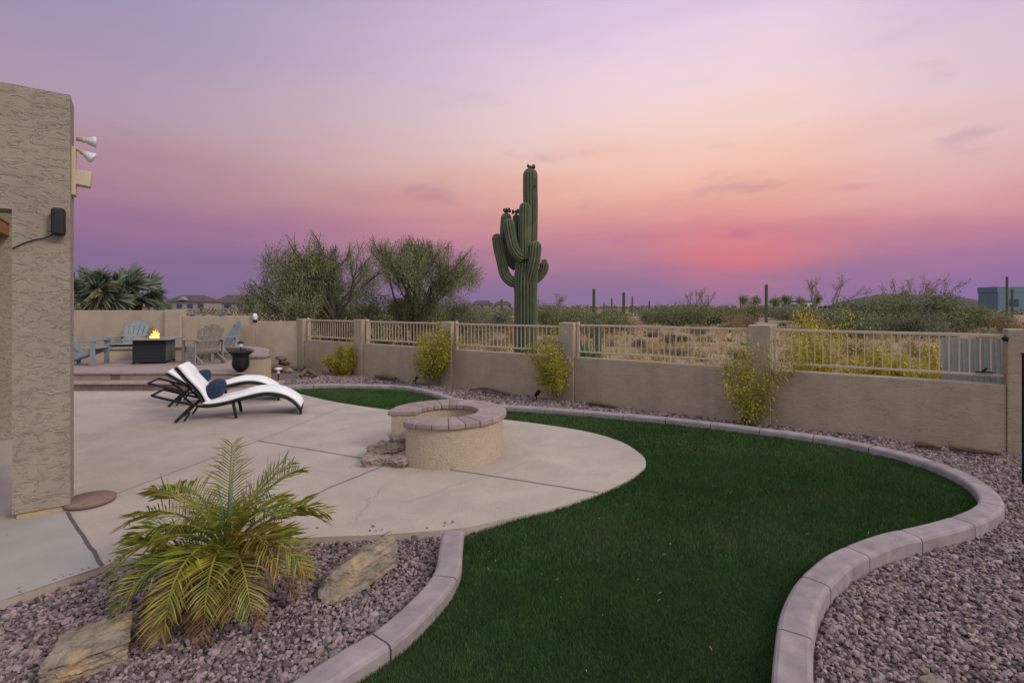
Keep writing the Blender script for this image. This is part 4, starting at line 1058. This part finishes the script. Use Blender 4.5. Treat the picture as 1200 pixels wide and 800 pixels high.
# ------------------------------------------------------------------ plants: shrubs against the wall
def twiggy(name, loc, h, spread, nstem, nleaf, leaf, m, mw, label, cat, group=None, lean=(0, 0), seed=1, low=.1, up=.9, clump=.05):
    r = random.Random(seed); pl_ = empty(name, loc, label, cat, 0, group)
    st_ = MB(); tips = []
    for k in range(nstem):
        a = r.uniform(0, 2 * pi); p = Vector((r.uniform(-.04, .04), r.uniform(-.03, .03), 0)); dv = Vector((cos(a) * spread * r.uniform(.1, 1) + lean[0], sin(a) * spread * r.uniform(.1, .8) + lean[1], up * r.uniform(.6, 1.1))).normalized()
        hh = h * r.uniform(.55, 1.08); n = 8; pts = [p.copy()]
        for i in range(n):
            dv = (dv + Vector((r.gauss(0, .14), r.gauss(0, .12), .02))).normalized(); p = p + dv * hh / n; pts.append(p.copy())
            if i > low * n:
                tips.append(p.copy())
                for _ in range(2):
                    e = Vector((r.gauss(0, 1), r.gauss(0, .8), r.gauss(.35, .5))).normalized() * r.uniform(.05, .16) * h; st_.tube([p, p + e * .5 + Vector((0, 0, .01)), p + e], [.003, .002, .001], 4, cap=False); tips += [p + e * .6, p + e]
        st_.tube(pts, [.009 * (1 - .8 * i / n) for i in range(n + 1)], 5)
    st_.build('stem', M[mw], pl_)
    T = np.array([t[:] for t in tips]); idx = rng.integers(0, len(T), nleaf)
    C = T[idx] + rng.normal(size=(nleaf, 3)) * clump * h; C[:, 2] = np.abs(C[:, 2])
    V, Fc = leaf_quads(C, rng.uniform(.6, 1.3, nleaf) * leaf, .38, np.array([0, 0, 1.0]), .8) if m == 'yellow' else leaf_quads(C, rng.uniform(.6, 1.4, nleaf) * leaf, .5)
    np_mesh('foliage', V, Fc, M[m], pl_); return pl_
def wp(px, py, off=.24):
    t = (px - 600) / F; Y = 9.5 / (1 + .6675 * t) - off; return Vector((t * Y, Y, GZ))
twiggy('wall_bush', wp(402, 436), .74, .95, 17, 8500, .040, 'lime', 'twig', 'low rounded yellow-green bush by the second pillar from the corner', 'bush', 'yellow-green bushes along the wall', seed=3, clump=.07)
twiggy('wall_bush', wp(504, 446), 1.2, .50, 15, 8000, .040, 'lime', 'twig', 'tall upright yellow-green bush in front of the middle pillar', 'bush', 'yellow-green bushes along the wall', seed=5, low=.15, clump=.055)
twiggy('wall_bush', wp(652, 467), 1.12, .50, 13, 5600, .038, 'lime', 'twig', 'loose airy yellow-green bush before the pillar right of the saguaro', 'bush', 'yellow-green bushes along the wall', seed=8, low=.2, clump=.05)
twiggy('wall_bush', wp(886, 493), 1.12, .42, 13, 4300, .036, 'lime', 'twig', 'sparse yellow-green bush climbing the rightmost wide pillar', 'bush', 'yellow-green bushes along the wall', seed=12, low=.12, clump=.04, lean=(-.16, 0))

# yellow shrubs beyond the fence
yshr = [(955, 9.4, 1.50, .22, 'tall bright yellow shrub behind the fence beside the right pillar', 21), (1024, 8.4, .98, .08, 'small yellow shrub seen through the last fence panel, left of the pair', 22), (1052, 9.4, .80, .08, 'dull yellow shrub between two brighter ones beyond the last panel', 23), (1098, 8.0, 1.0, .12, 'bright yellow shrub beside the grey sheet outside the fence', 24)]
for px, D, h, sp_, lab, sd_ in yshr:
    twiggy('yellow_shrub', ((px - 600) / F * D, D, -.1), h, sp_, 14, int(5600 * h), .05, 'yellow', 'twig', lab, 'shrub', 'yellow shrubs beyond the fence', seed=sd_, clump=.06)

# ------------------------------------------------------------------ saguaros
def ribbed(mb, path, rad, n=18, depth=.13):
    "ribbed column with rounded tip: cross-section is scalloped"
    prof = []
    for j in range(n * 4): prof.append(1 - depth * abs(sin(j / 4 * pi)) ** .0 * (0 if j % 4 == 0 else (.55 if j % 2 else 1)))
    return mb.tube(path, rad, n * 4, True, prof)
def column(pts, r, name, parent, n=18, base=1.0):
    q = spline(pts, 6); k = len(q); tot = sum((b - a).length for a, b in zip(q, q[1:])); rad = []; s = 0
    for i, p in enumerate(q):
        if i: s += (q[i] - q[i - 1]).length
        e = tot - s; rr_ = r * (1 - max(0, 1 - e / (r * 1.1)) ** 2.2 * .98) if e < r * 1.1 else r
        rad.append(rr_ * (base if s < r else 1) * (1 + .02 * sin(s * 3)))
    # dense tip
    qq = []; rd = []
    tipd = (q[-1] - q[-2]).normalized(); body = [(p, w) for p, w in zip(q, rad)]
    s = 0; acc = [0]
    for a, b in zip(q, q[1:]): acc.append(acc[-1] + (b - a).length)
    for i, p in enumerate(q):
        if tot - acc[i] > r * 1.05: qq.append(p); rd.append(r * (1 + .05 * mnoise.noise(Vector((acc[i] * 2.2, r * 40, len(pts))))))
    for k2 in range(8):
        u = k2 / 7; ang_ = u * pi / 2; qq.append(q[-1] - tipd * r * 1.0 * (1 - sin(ang_))); rd.append(max(.002, r * cos(ang_)))
    mb = MB(); ribbed(mb, qq, rd, n); o = mb.build(name, M['saguaro'], parent)
    # pale spine lines run along each rib crest
    me = o.data; me.materials.append(M['rib']); m_ = n * 4
    cnt = 0
    for pi_, pl_ in enumerate(me.polygons):
        if len(pl_.vertices) == 4:
            j = pl_.vertices[0] % m_
            if j % 4 in (0, 3): pass
    # spines as slim strips
    st_ = []; fs = []
    for j in range(0, m_, 4):
        for i in range(len(qq) - 1):
            c0 = Vector(mb.v[i * m_ + j]); c1 = Vector(mb.v[(i + 1) * m_ + j]); l0 = Vector(mb.v[i * m_ + (j + 1) % m_]); l1 = Vector(mb.v[(i + 1) * m_ + (j + 1) % m_]); r0 = Vector(mb.v[i * m_ + (j - 1) % m_]); r1 = Vector(mb.v[(i + 1) * m_ + (j - 1) % m_])
            o0 = (c0 - qq[i]).normalized() * .004; o1 = (c1 - qq[i + 1]).normalized() * .004
            b = len(st_); st_ += [c0.lerp(l0, .32) + o0, c0 + o0 * 2, c0.lerp(r0, .32) + o0, c1.lerp(l1, .32) + o1, c1 + o1 * 2, c1.lerp(r1, .32) + o1]
            fs += [(b, b + 1, b + 4, b + 3), (b + 1, b + 2, b + 5, b + 4)]
    MB().add(st_, fs).build('spines', M['rib'], o)
    return o
SD = 13.0
def sg(px, py, dy=0): v = PD(px, py, SD); return Vector((v.x, v.y + dy, v.z))
sb = sg(616, 358); sgo = empty('saguaro', (sb.x, SD, -.15), 'giant many-armed saguaro cactus standing just beyond the fence', 'cactus')
off = Vector((sb.x, SD, -.15))
def sgl(lst, dy=0): return [sg(a, b, dy + (e[0] if e else 0)) - off for a, b, *e in lst]
column([Vector((0, 0, -.1)), Vector((0, 0, 1)), Vector((0, 0, 2.0))] + sgl([(616, 330), (617, 315), (617.5, 300)]), .300, 'trunk', sgo, 22)
column(sgl([(618, 340), (619, 310), (621, 280), (622, 250), (621.5, 225), (621.5, 197)], .02), .185, 'stem_top', sgo, 16)
column(sgl([(606, 330, .0), (600, 330), (592, 322), (587.5, 305), (584, 290), (582, 274)], -.02), .135, 'arm', sgo, 13)
column(sgl([(613, 303, 0), (608, 300), (602, 291), (598, 275), (595.5, 258)], -.24), .138, 'arm', sgo, 13)
column(sgl([(606, 312), (597, 303), (593, 290), (592, 270), (593.5, 248)], .22), .135, 'arm', sgo, 13)
column(sgl([(612, 310), (607, 290), (605.5, 270), (605, 249)], .26), .09, 'arm', sgo, 11)
column(sgl([(615, 305), (614.5, 290), (614.5, 265), (615, 239)], -.20), .142, 'arm', sgo, 13)
column(sgl([(617, 350, .3), (621, 325, .1), (625.5, 305), (627.5, 284)], -.26), .150, 'arm', sgo, 13)
column(sgl([(622, 330), (631, 324), (637, 316), (638, 306)], .05), .12, 'arm', sgo, 12)
column(sgl([(626, 326), (634, 320), (638, 312), (638, 303)], .1), .07, 'arm', sgo, 10)
hole = MB().lathe([(0, -.01), (.045, -.01), (.05, .0), (.0, .012)], 12).build('nest_hole', M['black'], sgo); hole.location = sg(626.3, 219, -.13) - off
hole.rotation_euler = (R(90), 0, R(35))
for px, py, dy in ((593.5, 247, .22), (605, 248, .26), (622, 197, .02)):
    mb = MB(); c = sg(px, py, dy) - off
    for k in range(12):
        a = random.uniform(0, 2 * pi); e = Vector((cos(a) * .09, sin(a) * .09, random.uniform(.0, .05))); q = c + e
        mb.lathe([(0, -.03), (.028, -.02), (.034, .02), (.022, .055), (0, .065)], 7, q)
    mb.build('buds', M['drab'], sgo, smooth=True)
def small_sag(px, top, D, r, label, arms=(), n=12, group='distant saguaros in the desert'):
    v = PD(px, top, D); o = empty('saguaro', (v.x, D, -.3), label, 'cactus', 0, group)
    column([Vector((0, 0, 0)), Vector((0, 0, (v.z + .3) * .5)), Vector((0, 0, v.z + .3))], r, 'trunk', o, n)
    for s, z0, z1 in arms:
        h = v.z + .3; column([Vector((0, 0, h * z0)), Vector((s * r * 2.0, 0, h * z0)), Vector((s * r * 3.2, 0, h * (z0 + .08))), Vector((s * r * 3.3, 0, h * z1))], r * .62, 'arm', o, 8)
small_sag(696, 338, 34, .10, 'slim saguaro pole rising above the bushes right of the giant one'); small_sag(731, 342, 38, .11, 'slim single-trunk saguaro in a sandy gap right of the giant one'); small_sag(898, 333, 52, .15, 'tall single saguaro above the wide right pillar')
small_sag(588, 350, 90, .25, 'tiny saguaro just left of the giant saguaro base'); small_sag(1180, 324, 60, .12, 'tall thin saguaro in front of the blue building'); small_sag(1186, 338, 58, .11, 'short thin saguaro in front of the blue building')
for px, tp_, D in ((717, 349, 90), (741, 347, 95), (761, 352, 100), (708, 354, 110), (830, 353, 120), (868, 347, 120), (880, 352, 100)):
    small_sag(px, tp_, D, .15, 'far saguaro, only a thin spike on the horizon', n=8, group='far saguaro spikes on the horizon')
v = PD(700, 374, 15.5); o = empty('saguaro', (v.x, 15.5, -.1), 'young dark columnar cactus just beyond the fence, right of the middle pillar', 'cactus'); column([Vector((0, 0, 0)), Vector((0, 0, .6)), Vector((0, 0, v.z + .1))], .13, 'trunk', o, 12)
def agave(px, D, s, label, seed):
    r = random.Random(seed); o = empty('agave', ((px - 600) / F * D, D, -.12), label, 'agave')
    mb = MB()
    for k in range(38):
        a = k * 2.4; e = R(20 + 62 * (k / 38)); L = s * r.uniform(.8, 1); dv = Vector((cos(a) * cos(e), sin(a) * cos(e), sin(e))); sdv = Vector((-sin(a), cos(a), 0)); up_ = sdv.cross(dv) * -1
        mb.add([sdv * -.03, sdv * .03, dv * L * .5 + sdv * .05 + up_ * .02, dv * L, dv * L * .5 - sdv * .05 + up_ * .02, dv * L * .5 - up_ * .02], [(0, 1, 2, 5), (0, 5, 4), (5, 2, 3), (4, 5, 3)])
    mb.build('leaves', M['agave'], o)
agave(686, 14.5, .85, 'blue-green spiky agave seen through the fence right of the giant saguaro', 4)

# ------------------------------------------------------------------ trees
def tree(name, base, h, spread, nl, leaf, m, label, cat, seed, group=None, levels=4, trunk_r=.07, forks=3, lean=(0, 0), nstems=3, up=.9, hang=0., shell=0.25, bark='bark', clump=.12):
    r = random.Random(seed); o = empty(name, base, label, cat, 0, group); mb = MB(); tips = []
    def grow(p, dv, L, rad, lv):
        n = 4; pts = [p.copy()]; d_ = dv.copy()
        for i in range(n):
            d_ = (d_ + Vector((r.gauss(0, .13), r.gauss(0, .13), r.gauss(.02, .08)))).normalized(); p = p + d_ * L / n; pts.append(p.copy())
            if lv >= 1: tips.append((p.copy(), lv))
        mb.tube(pts, [rad * (1 - .35 * i / n) for i in range(n + 1)], 6 if lv < 2 else 4, cap=False)
        if lv < levels:
            for k in range(forks if lv else forks + 1):
                a = r.uniform(0, 2 * pi); w = r.uniform(.35, .85)
                q = (d_ + Vector((cos(a) * w * spread, sin(a) * w * spread, r.uniform(-.15, .35) * up))).normalized()
                grow(pts[-1] if k else pts[-2], q, L * r.uniform(.6, .85), rad * .58, lv + 1)
    for k in range(nstems):
        a = 2 * pi * k / nstems + r.uniform(-.4, .4); dv = Vector((cos(a) * .45 * spread + lean[0], sin(a) * .4 * spread + lean[1], 1)).normalized()
        grow(Vector((cos(a) * .1, sin(a) * .1, 0)), dv, h * .30, trunk_r, 0)
    # fit the height
    top = max(t[0].z for t in tips); k_ = h / top; mb.v = [(x * k_, y * k_, z * k_) for x, y, z in mb.v]
    mb.build('trunk', M[bark], o)
    T = np.array([t[0][:] for t in tips]) * k_; wt = np.array([1 if t[1] < levels else 2.5 for t in tips]); wt *= rng.uniform(.2, 1.5, len(wt)); wt /= wt.sum()
    idx = rng.choice(len(T), nl, p=wt); C = T[idx] + rng.normal(size=(nl, 3)) * np.array([1, 1, .8]) * clump
    C[:, 2] = np.abs(C[:, 2] - hang * rng.random(nl))
    V, Fc = leaf_quads(C, rng.uniform(.6, 1.4, nl) * leaf, .28, np.array([0, 0, -1.0]), .75) if hang else leaf_quads(C, rng.uniform(.6, 1.4, nl) * leaf, .45); np_mesh('crown', V, Fc, M[m], o); return o
def bush(name, base, rx, ry, h, nl, leaf, m, label, cat, seed, group=None, lumps=9, bark='twig', fill=.55):
    "dense mound of leaf clusters on a few short stems, uneven outline"
    r = np.random.default_rng(seed); o = empty(name, base, label, cat, 0, group)
    cs = np.stack([r.uniform(-.75, .75, lumps) * rx, r.uniform(-.75, .75, lumps) * ry, r.uniform(.25, .78, lumps) * h], 1); cs[:, 2] *= (1 - .45 * (np.abs(cs[:, 0]) / rx) ** 2)
    rs = r.uniform(.24, .46, lumps) * min(rx, h * 1.1); k = r.integers(0, lumps, nl)
    dv = norm(r.normal(size=(nl, 3))); rr_ = rs[k] * (fill + (1 - fill) * r.random(nl)) * r.choice([1, 1, 1.15, 1.35], nl)
    C = cs[k] + dv * rr_[:, None] * np.array([1.15, 1.0, .95]); C[:, 2] = np.abs(C[:, 2])
    V, Fc = leaf_quads(C, r.uniform(.5, 1.4, nl) * leaf, .5); np_mesh('crown', V, Fc, M[m], o)
    mb = MB()
    for i in range(lumps): mb.tube([(cs[i, 0] * .1, cs[i, 1] * .1, 0), cs[i] * np.array([.6, .6, .5]), cs[i] + np.array([0, 0, rs[i] * .5])], [.035, .02, .008], 5, cap=False)
    mb.build('stem', M[bark], o); return o
GB = -.15
def gp(px, D, z=GB): return Vector(((px - 600) / F * D, D, z))
tree('mesquite_tree', gp(375, 17.5), 4.4, .78, 40000, .075, 'mesq', 'taller feathery mesquite tree at left with an open crown', 'tree', 36, 'two mesquite trees beyond the wall', 4, .10, nstems=5, lean=(-.04, 0), clump=.10, hang=.5)
tree('mesquite_tree', gp(484, 19), 4.6, .68, 36000, .075, 'mesq', 'feathery mesquite tree between the left tree and the saguaro', 'tree', 44, 'two mesquite trees beyond the wall', 4, .09, nstems=5, lean=(.06, 0), clump=.10, hang=.5)
for px, D, rx, h, m, lab, sd_ in ((325, 16.5, 1.25, 2.7, 'mesq', 'dense dark green bush below the left edge of the taller mesquite', 1), (355, 19, 1.6, 2.9, 'mesq', 'dark green thicket at the foot of the taller mesquite', 2), (415, 18.5, 1.5, 2.6, 'mesq', 'dark bush between the two mesquites', 3), (450, 20.5, 1.6, 2.6, 'sage', 'grey-green bush under the second mesquite', 4), (505, 20, 1.6, 2.5, 'mesq', 'dark green bush at the right foot of the second mesquite', 5), (540, 22, 1.4, 2.1, 'sage', 'grey-green bush just left of the giant saguaro', 6), (520, 15, .5, .9, 'drybush', 'orange-brown dry shrub behind the fence right of the second mesquite', 7)):
    bush('desert_bush', gp(px, D), rx, rx * .8, h * 1.12, 17000, .06, m, lab, 'bush', 60 + sd_, 'bushes at the foot of the mesquites')

# fan palms behind the block wall
def fan_palm(px, D, top, label, seed, nf=22, s=1.0, yellow=3):
    r = random.Random(seed); o = empty('fan_palm', gp(px, D), label, 'palm', 0, 'fan palms behind the block wall'); cz = PD(px, top, D).z - GB - 1.05 * s
    mb = MB().tube([(0, 0, 0), (.02, 0, cz * .5), (0, 0, cz)], [.19, .17, .15], 12); mb.build('trunk', M['palmtrunk'], o)
    for k in range(nf):
        a = k * 2.399 + r.uniform(-.2, .2); e = R(r.uniform(-5, 80)); L = r.uniform(.75, 1.05) * s; dv = Vector((cos(a) * cos(e), sin(a) * cos(e), sin(e))); c0 = Vector((0, 0, cz)); c1 = c0 + dv * L * .62 + Vector((0, 0, -.04 * L))
        mb = MB().tube([c0, c0 + dv * L * .3, c1], [.018, .013, .010], 5)
        sdv = dv.cross(Vector((0, 0, 1))); sdv = sdv.normalized() if sdv.length > .1 else Vector((1, 0, 0)); sdv = Matrix.Rotation(r.uniform(-1.0, 1.0), 3, dv) @ sdv; nn = sdv.cross(dv).normalized(); ns = 30; R_ = L * .62
        for j in range(ns):
            b = R(-115 + 230 * j / (ns - 1)); ld = dv * cos(b) + sdv * sin(b); w = sdv * cos(b) - dv * sin(b); q = r.uniform(.82, 1.05) * R_ * (1 - .25 * abs(b) / 2.0)
            m1 = c1 + ld * q * .5 + nn * .015; fold = r.uniform(-.10, .25) * L; tipp = c1 + ld * q + nn * -.06 * L + Vector((0, 0, -max(0, fold)))
            mb.add([c1, m1 + w * q * .042 + nn * .012, tipp, m1 - w * q * .042 + nn * .012], [(0, 1, 2), (0, 2, 3)])
        mb.build('fan_leaf', M['fanpalmy'] if k % 7 == yellow else M['fanpalm'], o)
fan_palm(102, 15.8, 309, 'grey-green fan palm nearest the stucco column', 3, 17, 1.2); fan_palm(134, 16.4, 301, 'tallest grey-green fan palm in the middle of the clump', 5, 18, 1.3); fan_palm(160, 17.2, 313, 'low fan palm at the right end of the clump, one leaf drooping over the wall', 9, 14, 1.1)
tag(bush('green_hedge', gp(120, 17.8), 1.8, .6, 1.85, 9000, .07, 'mesq', 'dark green shrub filling the gaps under the fan palms', 'shrub', 99), None)

# ------------------------------------------------------------------ desert shrubs and trees beyond the fence
protos = []
def proto_bush(kind, seed): return dict(kind=kind, seed=seed, o=None)
meshes = {}
def placed(kind, px, D, rx, h, label, group, var=0, cat='bush', name='desert_bush'):
    "copy of a bush of its kind, scaled"
    key = (kind, var); root = meshes.get(key)
    if root is None:
        root = bush(name, (0, 0, 0), 1, .9, 1, 9000 if kind != 'drybush' else 3000, .055, kind, label, cat, 200 + var * 17 + len(kind) * 3, group, lumps=11, fill=.35); o = root; meshes[key] = root
    else:
        o = root.copy(); COL.objects.link(o)
        for ch in list(root.children):
            c = ch.copy(); COL.objects.link(c); c.parent = o
    o.name = name; o.location = gp(px, D); o.scale = (rx, rx, h); o.rotation_euler = (0, 0, random.uniform(0, 6.28)); return tag(o, label, cat, group)
G1 = 'grey-green palo verde bushes beyond the fence'
for px, D, rx, h, k, v_, lab in ((985, 26, 1.6, 1.8, 'sage', 0, 'rounded grey-green bush at the left end of the thicket behind the yellow shrubs'), (1015, 34, 2.6, 2.5, 'sage', 1, 'broad grey-green bush in the thicket above the small yellow shrubs'), (1048, 32, 2.1, 2.75, 'palo', 0, 'tallest green bush in the thicket at right'),
                            (1080, 34, 2.3, 2.7, 'sage', 2, 'dense green bush in the middle of the right thicket'), (1110, 33, 2.2, 2.3, 'palo', 1, 'green bush at the right part of the thicket above the bright yellow shrub'), (1128, 34, 1.6, 2.1, 'sage', 0, 'low green bush at the right end of the thicket'),
                            (1150, 42, 1.7, 1.5, 'palo', 2, 'low olive bush below the blue building'), (1064, 26, 1.6, 1.5, 'sage', 1, 'low grey bush at the front of the right thicket'),
                            (800, 42, 2.6, 2.1, 'palo', 1, 'wide green palo verde right of the slim saguaros'), (828, 44, 2.5, 2.2, 'palo', 0, 'green palo verde with bare branches above it, mid desert'), (775, 48, 1.8, 1.8, 'sage', 2, 'grey-green bush left of the wide palo verde'),
                            (646, 30, 1.6, 1.7, 'palo', 2, 'olive bush right behind the giant saguaro'), (668, 32, 1.8, 1.9, 'palo', 0, 'olive bush left of the slim saguaro pole'), (708, 31, 1.6, 1.5, 'palo', 1, 'pale olive bush between the two slim saguaros'), (718, 40, 1.6, 1.7, 'sage', 0, 'grey-green bush behind the slim saguaros'),
                            (575, 34, 1.9, 1.55, 'sage', 2, 'grey-green bush just left of the giant saguaro trunk'), (548, 26, 1.6, 1.6, 'palo', 1, 'olive bush right of the second mesquite'), (640, 44, 3, 2.0, 'sage', 1, 'grey-green bush on the horizon right of the giant saguaro'),
                            (920, 60, 2.6, 2.0, 'sage', 1, 'grey-green bush beyond the tall single saguaro'), (880, 56, 2.2, 2.0, 'palo', 2, 'green bush left of the tall single saguaro'), (945, 52, 2.2, 2.0, 'sage', 0, 'grey-green bush left of the right thicket'), (955, 40, 1.6, 1.9, 'palo', 0, 'olive bush below the bare treetop')):
    placed(k, px, D, rx * 1.05, h * 1.03, lab, G1, v_)
G2 = 'brown dry shrubs beyond the fence'
for px, D, rx, h, v_, lab in ((737, 30, 1.0, 1.25, 0, 'golden brown dry shrub below the two slim saguaros'), (855, 33, 1.1, 1.25, 1, 'brown dry shrub left of the wide right pillar'), (872, 36, 1.0, 1.3, 0, 'brown dry shrub just behind the wide right pillar'), (607, 21, .9, 1.0, 1, 'brown dry shrub left of the giant saguaro foot'), (690, 27, 1.2, 1.0, 1, 'brown dry shrub in front of the slim saguaro pole'),
                         (468, 13.8, .5, .75, 0, 'dry shrub right behind the second fence panel'), (575, 15, .6, .8, 1, 'dry shrub behind the fence left of the giant saguaro'), (1187, 30, 1.2, 1.3, 0, 'dark brown shrub below the blue building at the right edge')):
    placed('drybush', px, D, rx, h, lab, G2, v_)
# low grey-brown shrubs dotted over the sandy flat
rs_ = random.Random(5)
for k in range(210):
    t = rs_.uniform(-.75, 1.15); D = 10 + 38 * rs_.random() ** 1.4
    lim = 9.5 / (1 + .6675 * t) + .9
    if D < lim: D = lim + rs_.uniform(.3, 4)
    if abs(t - .03) < .05 and D < 14.5: continue
    kind = rs_.choice(['greybush', 'greybush', 'drybush', 'sage']); s = rs_.uniform(.18, .55)
    o = placed(kind, 600 + t * F, D, s, s * rs_.uniform(.7, 1.2), 'low scrubby desert shrub on the sandy flat beyond the fence', 'low scrub dotted over the desert flat', rs_.randint(0, 2), 'shrub', 'low_shrub')
# sparse bare treetops
for px, D, top, sd_, lab in ((968, 38, 323, 3, 'spindly thin-leaved tree rising left of the right thicket'), (1060, 40, 324, 6, 'spindly tree poking above the thicket, left of two'), (1084, 42, 322, 9, 'spindly tree poking above the thicket, right of two'), (818, 46, 337, 12, 'thin twiggy tree rising from the palo verde mid desert'), (650, 44, 344, 14, 'thin twiggy tree right of the giant saguaro')):
    h = PD(px, top, D).z - GB
    tree('spindly_tree', gp(px, D), h, .8, 900, .10, 'drybush', lab, 'tree', sd_, 'spindly trees above the desert thickets', 3, .06, nstems=2, bark='twig', clump=.10, forks=2)
# tiny round-crowned trees on the horizon near pale buildings
for k, px in enumerate((868, 882, 905, 915, 924, 937, 948, 1160)):
    D = 150; h = PD(px, 347 + k % 3, D).z + .2
    tree('far_tree', gp(px, D), h, .7, 500, .55, 'mesq', 'tiny round-crowned tree on the horizon', 'tree', 70 + k, 'tiny trees on the horizon', 2, .12, nstems=1, clump=.5)
# far scrub belt and dry grass
def far_scrub():
    n = 1250; D = 75 + 420 * rng.random(n) ** 1.1; t = rng.uniform(-1.25, 1.4, n); C = []; Sz = []
    for i in range(n):
        m_ = 90; w = rng.uniform(1.2, 3.0); h = rng.uniform(.5, 1.4) * (1 + .5 * D[i] / 300)
        dv = norm(rng.normal(size=(m_, 3))) * (rng.random((m_, 1)) ** .4); dv[:, 2] = np.abs(dv[:, 2]); C.append(np.stack([t[i] * D[i] + dv[:, 0] * w, D[i] + dv[:, 1] * w, -.2 + dv[:, 2] * h], 1)); Sz.append(np.full(m_, .32 + D[i] / 500))
    C = np.concatenate(C); Sz = np.concatenate(Sz); V, Fc = leaf_quads(C, Sz, .6)
    tag(np_mesh('desert_scrub', V, Fc, M['farscrub']), 'distant grey-green desert scrub stretching to the horizon', 'scrub', kind='stuff')
far_scrub()
def dry_grass():
    n = 5200; t = rng.uniform(-.9, 1.25, n); D = 9 + 34 * rng.random(n) ** 1.5; lim = 9.5 / (1 + .6675 * t) + .35; k = D > lim; t, D = t[k], D[k]; X = t * D
    cl = np.sin(X * .9 + 1) * np.sin(D * .7) + .5 * np.sin(X * 2.3) ; k = cl + rng.normal(0, .5, len(X)) > -.1; X, D = X[k], D[k]; n = len(X); nb = 16
    B = np.repeat(np.stack([X, D, np.array([desert_h(a, b) for a, b in zip(X, D)])], 1), nb, 0) + rng.normal(size=(n * nb, 3)) * np.array([.07, .07, 0]); N_ = n * nb
    H = rng.uniform(.12, .38, N_); dv = np.stack([rng.normal(0, .42, N_), rng.normal(0, .42, N_), np.ones(N_)], 1); a = rng.uniform(0, 2 * pi, N_); s = np.stack([np.cos(a), np.sin(a), 0 * a], 1) * (.004 + .0006 * np.repeat(D, nb))[:, None]
    V = np.stack([B - s, B + s, B + dv * H[:, None]], 1).reshape(-1, 3)
    tag(np_mesh('dry_grass', V, np.arange(N_ * 3).reshape(N_, 3), M['drygrass']), 'pale straw-coloured dry grass tufts on the desert flat', 'grass', kind='stuff')
dry_grass()
def desert_rocks():
    for i, (px, D, s) in enumerate(((742, 13, .12), (760, 17, .16), (812, 20, .2), (1010, 14, .15), (575, 17, .15), (840, 16, .14))):
        o = rock_mesh('desert_rock', M['flag'], (s, s * .8, s * .6), 300 + i, 3); o.location = gp(px, D, -.08); tag(o, 'pale rock on the sandy flat beyond the fence', 'rock', 'pale rocks on the desert flat')
desert_rocks()

# ------------------------------------------------------------------ far houses
def house(px0, px1, top, D, label, hip=True, wallh=.55, cat='house', wins=4, m='farwall', roofm='roof', deep=.7):
    x0, x1 = (px0 - 600) / F * D, (px1 - 600) / F * D; H = CAMZ - (top - HY) / F * D + .3; w = x1 - x0; o = empty('house' if cat == 'house' else 'building', ((x0 + x1) / 2, D, -.3), label, cat)
    wh = H * wallh; dp = w * deep
    MB().box((0, dp / 2, wh / 2), (w * .94, dp, wh)).build('wall', M[m], o)
    if hip:
        a, b = w / 2 * 1.03, w * .28; mb = MB().add([(-a, -.5, wh), (a, -.5, wh), (a, dp + .5, wh), (-a, dp + .5, wh), (-b, dp * .4, H), (b, dp * .4, H)], [(0, 1, 5, 4), (1, 2, 5), (2, 3, 4, 5), (3, 0, 4), (3, 2, 1, 0)]); mb.build('roof', M[roofm], o)
    else:
        MB().box((0, dp / 2, (wh + H) / 2), (w * .955, dp * 1.02, H - wh)).build('roof', M[roofm], o)
    for k in range(wins):
        x = -w * .38 + w * .76 * k / max(1, wins - 1); f_ = MB().box((x, -.02, wh * .58), (w * .13, .12, wh * .42)).build('window', M['farwin'], o)
    return o
h1 = house(192, 241, 345.5, 150, 'two-storey house with dark tiled roof behind the block wall, left of two', wallh=.60); 
x = MB().add([(-1.8, -.6, 3.6), (.6, -.6, 3.6), (-.6, -.6, 4.7), (-1.8, 1, 3.6), (.6, 1, 3.6), (-.6, 1, 4.7)], [(0, 1, 2), (0, 2, 5, 3), (1, 4, 5, 2), (3, 5, 4)]).build('gable', M['farwall'], h1)
h2 = house(246, 302, 345, 170, 'low house with dark hipped roof behind the block wall, right of two', wallh=.50)
h3 = house(552, 578, 352, 260, 'distant dark-roofed house on the horizon left of the giant saguaro', wallh=.55, wins=3)
h4 = house(578, 600, 353, 280, 'farthest dark-roofed house touching the giant saguaro outline', wallh=.6, wins=2)
b1_ = house(1166, 1290, 336, 110, 'flat-roofed blue building on the horizon at the right edge', hip=False, wallh=.80, cat='building', wins=0, m='blueb', roofm='blueb', deep=.2)
MB().box((2.5, 2.6, 5.0), (11, 2.2, .9)).build('upper_storey', M['palebl'], b1_)
for k in range(5): MB().box((-7.5 + k * 3.6, -.05, 2.6), (2.0, .12, 1.5)).build('window', M['farwin'], b1_)
house(902, 960, 352.5, 230, 'long pale low building on the horizon right of the tall single saguaro', hip=False, wallh=.8, cat='building', wins=5, m='palebl', roofm='roof', deep=.1)
# low dark ridge behind the right thicket
mb = MB(); rp_ = []
for i in range(41):
    px = 985 + 165 * i / 40; u = i / 40; top = 345.0 - 0 * u + 12 * (max(0, abs(u - .5) - .22) / .28) ** 1.6 + mnoise.noise(Vector((i * .4, 0, 0))) * 1.6; rp_.append(PD(px, top, 240))
vs = []
for p in rp_:
    vs += [(p.x, p.y - 25, -.2), (p.x, p.y - 8, p.z * .8), (p.x, p.y, p.z), (p.x, p.y + 30, -.2)]
mb.add(vs, [(i * 4 + k, (i + 1) * 4 + k, (i + 1) * 4 + k + 1, i * 4 + k + 1) for i in range(40) for k in range(3)])
tag(mb.build('hill', M['hill'], smooth=True), kind='structure')
# haze of dusk air over the desert
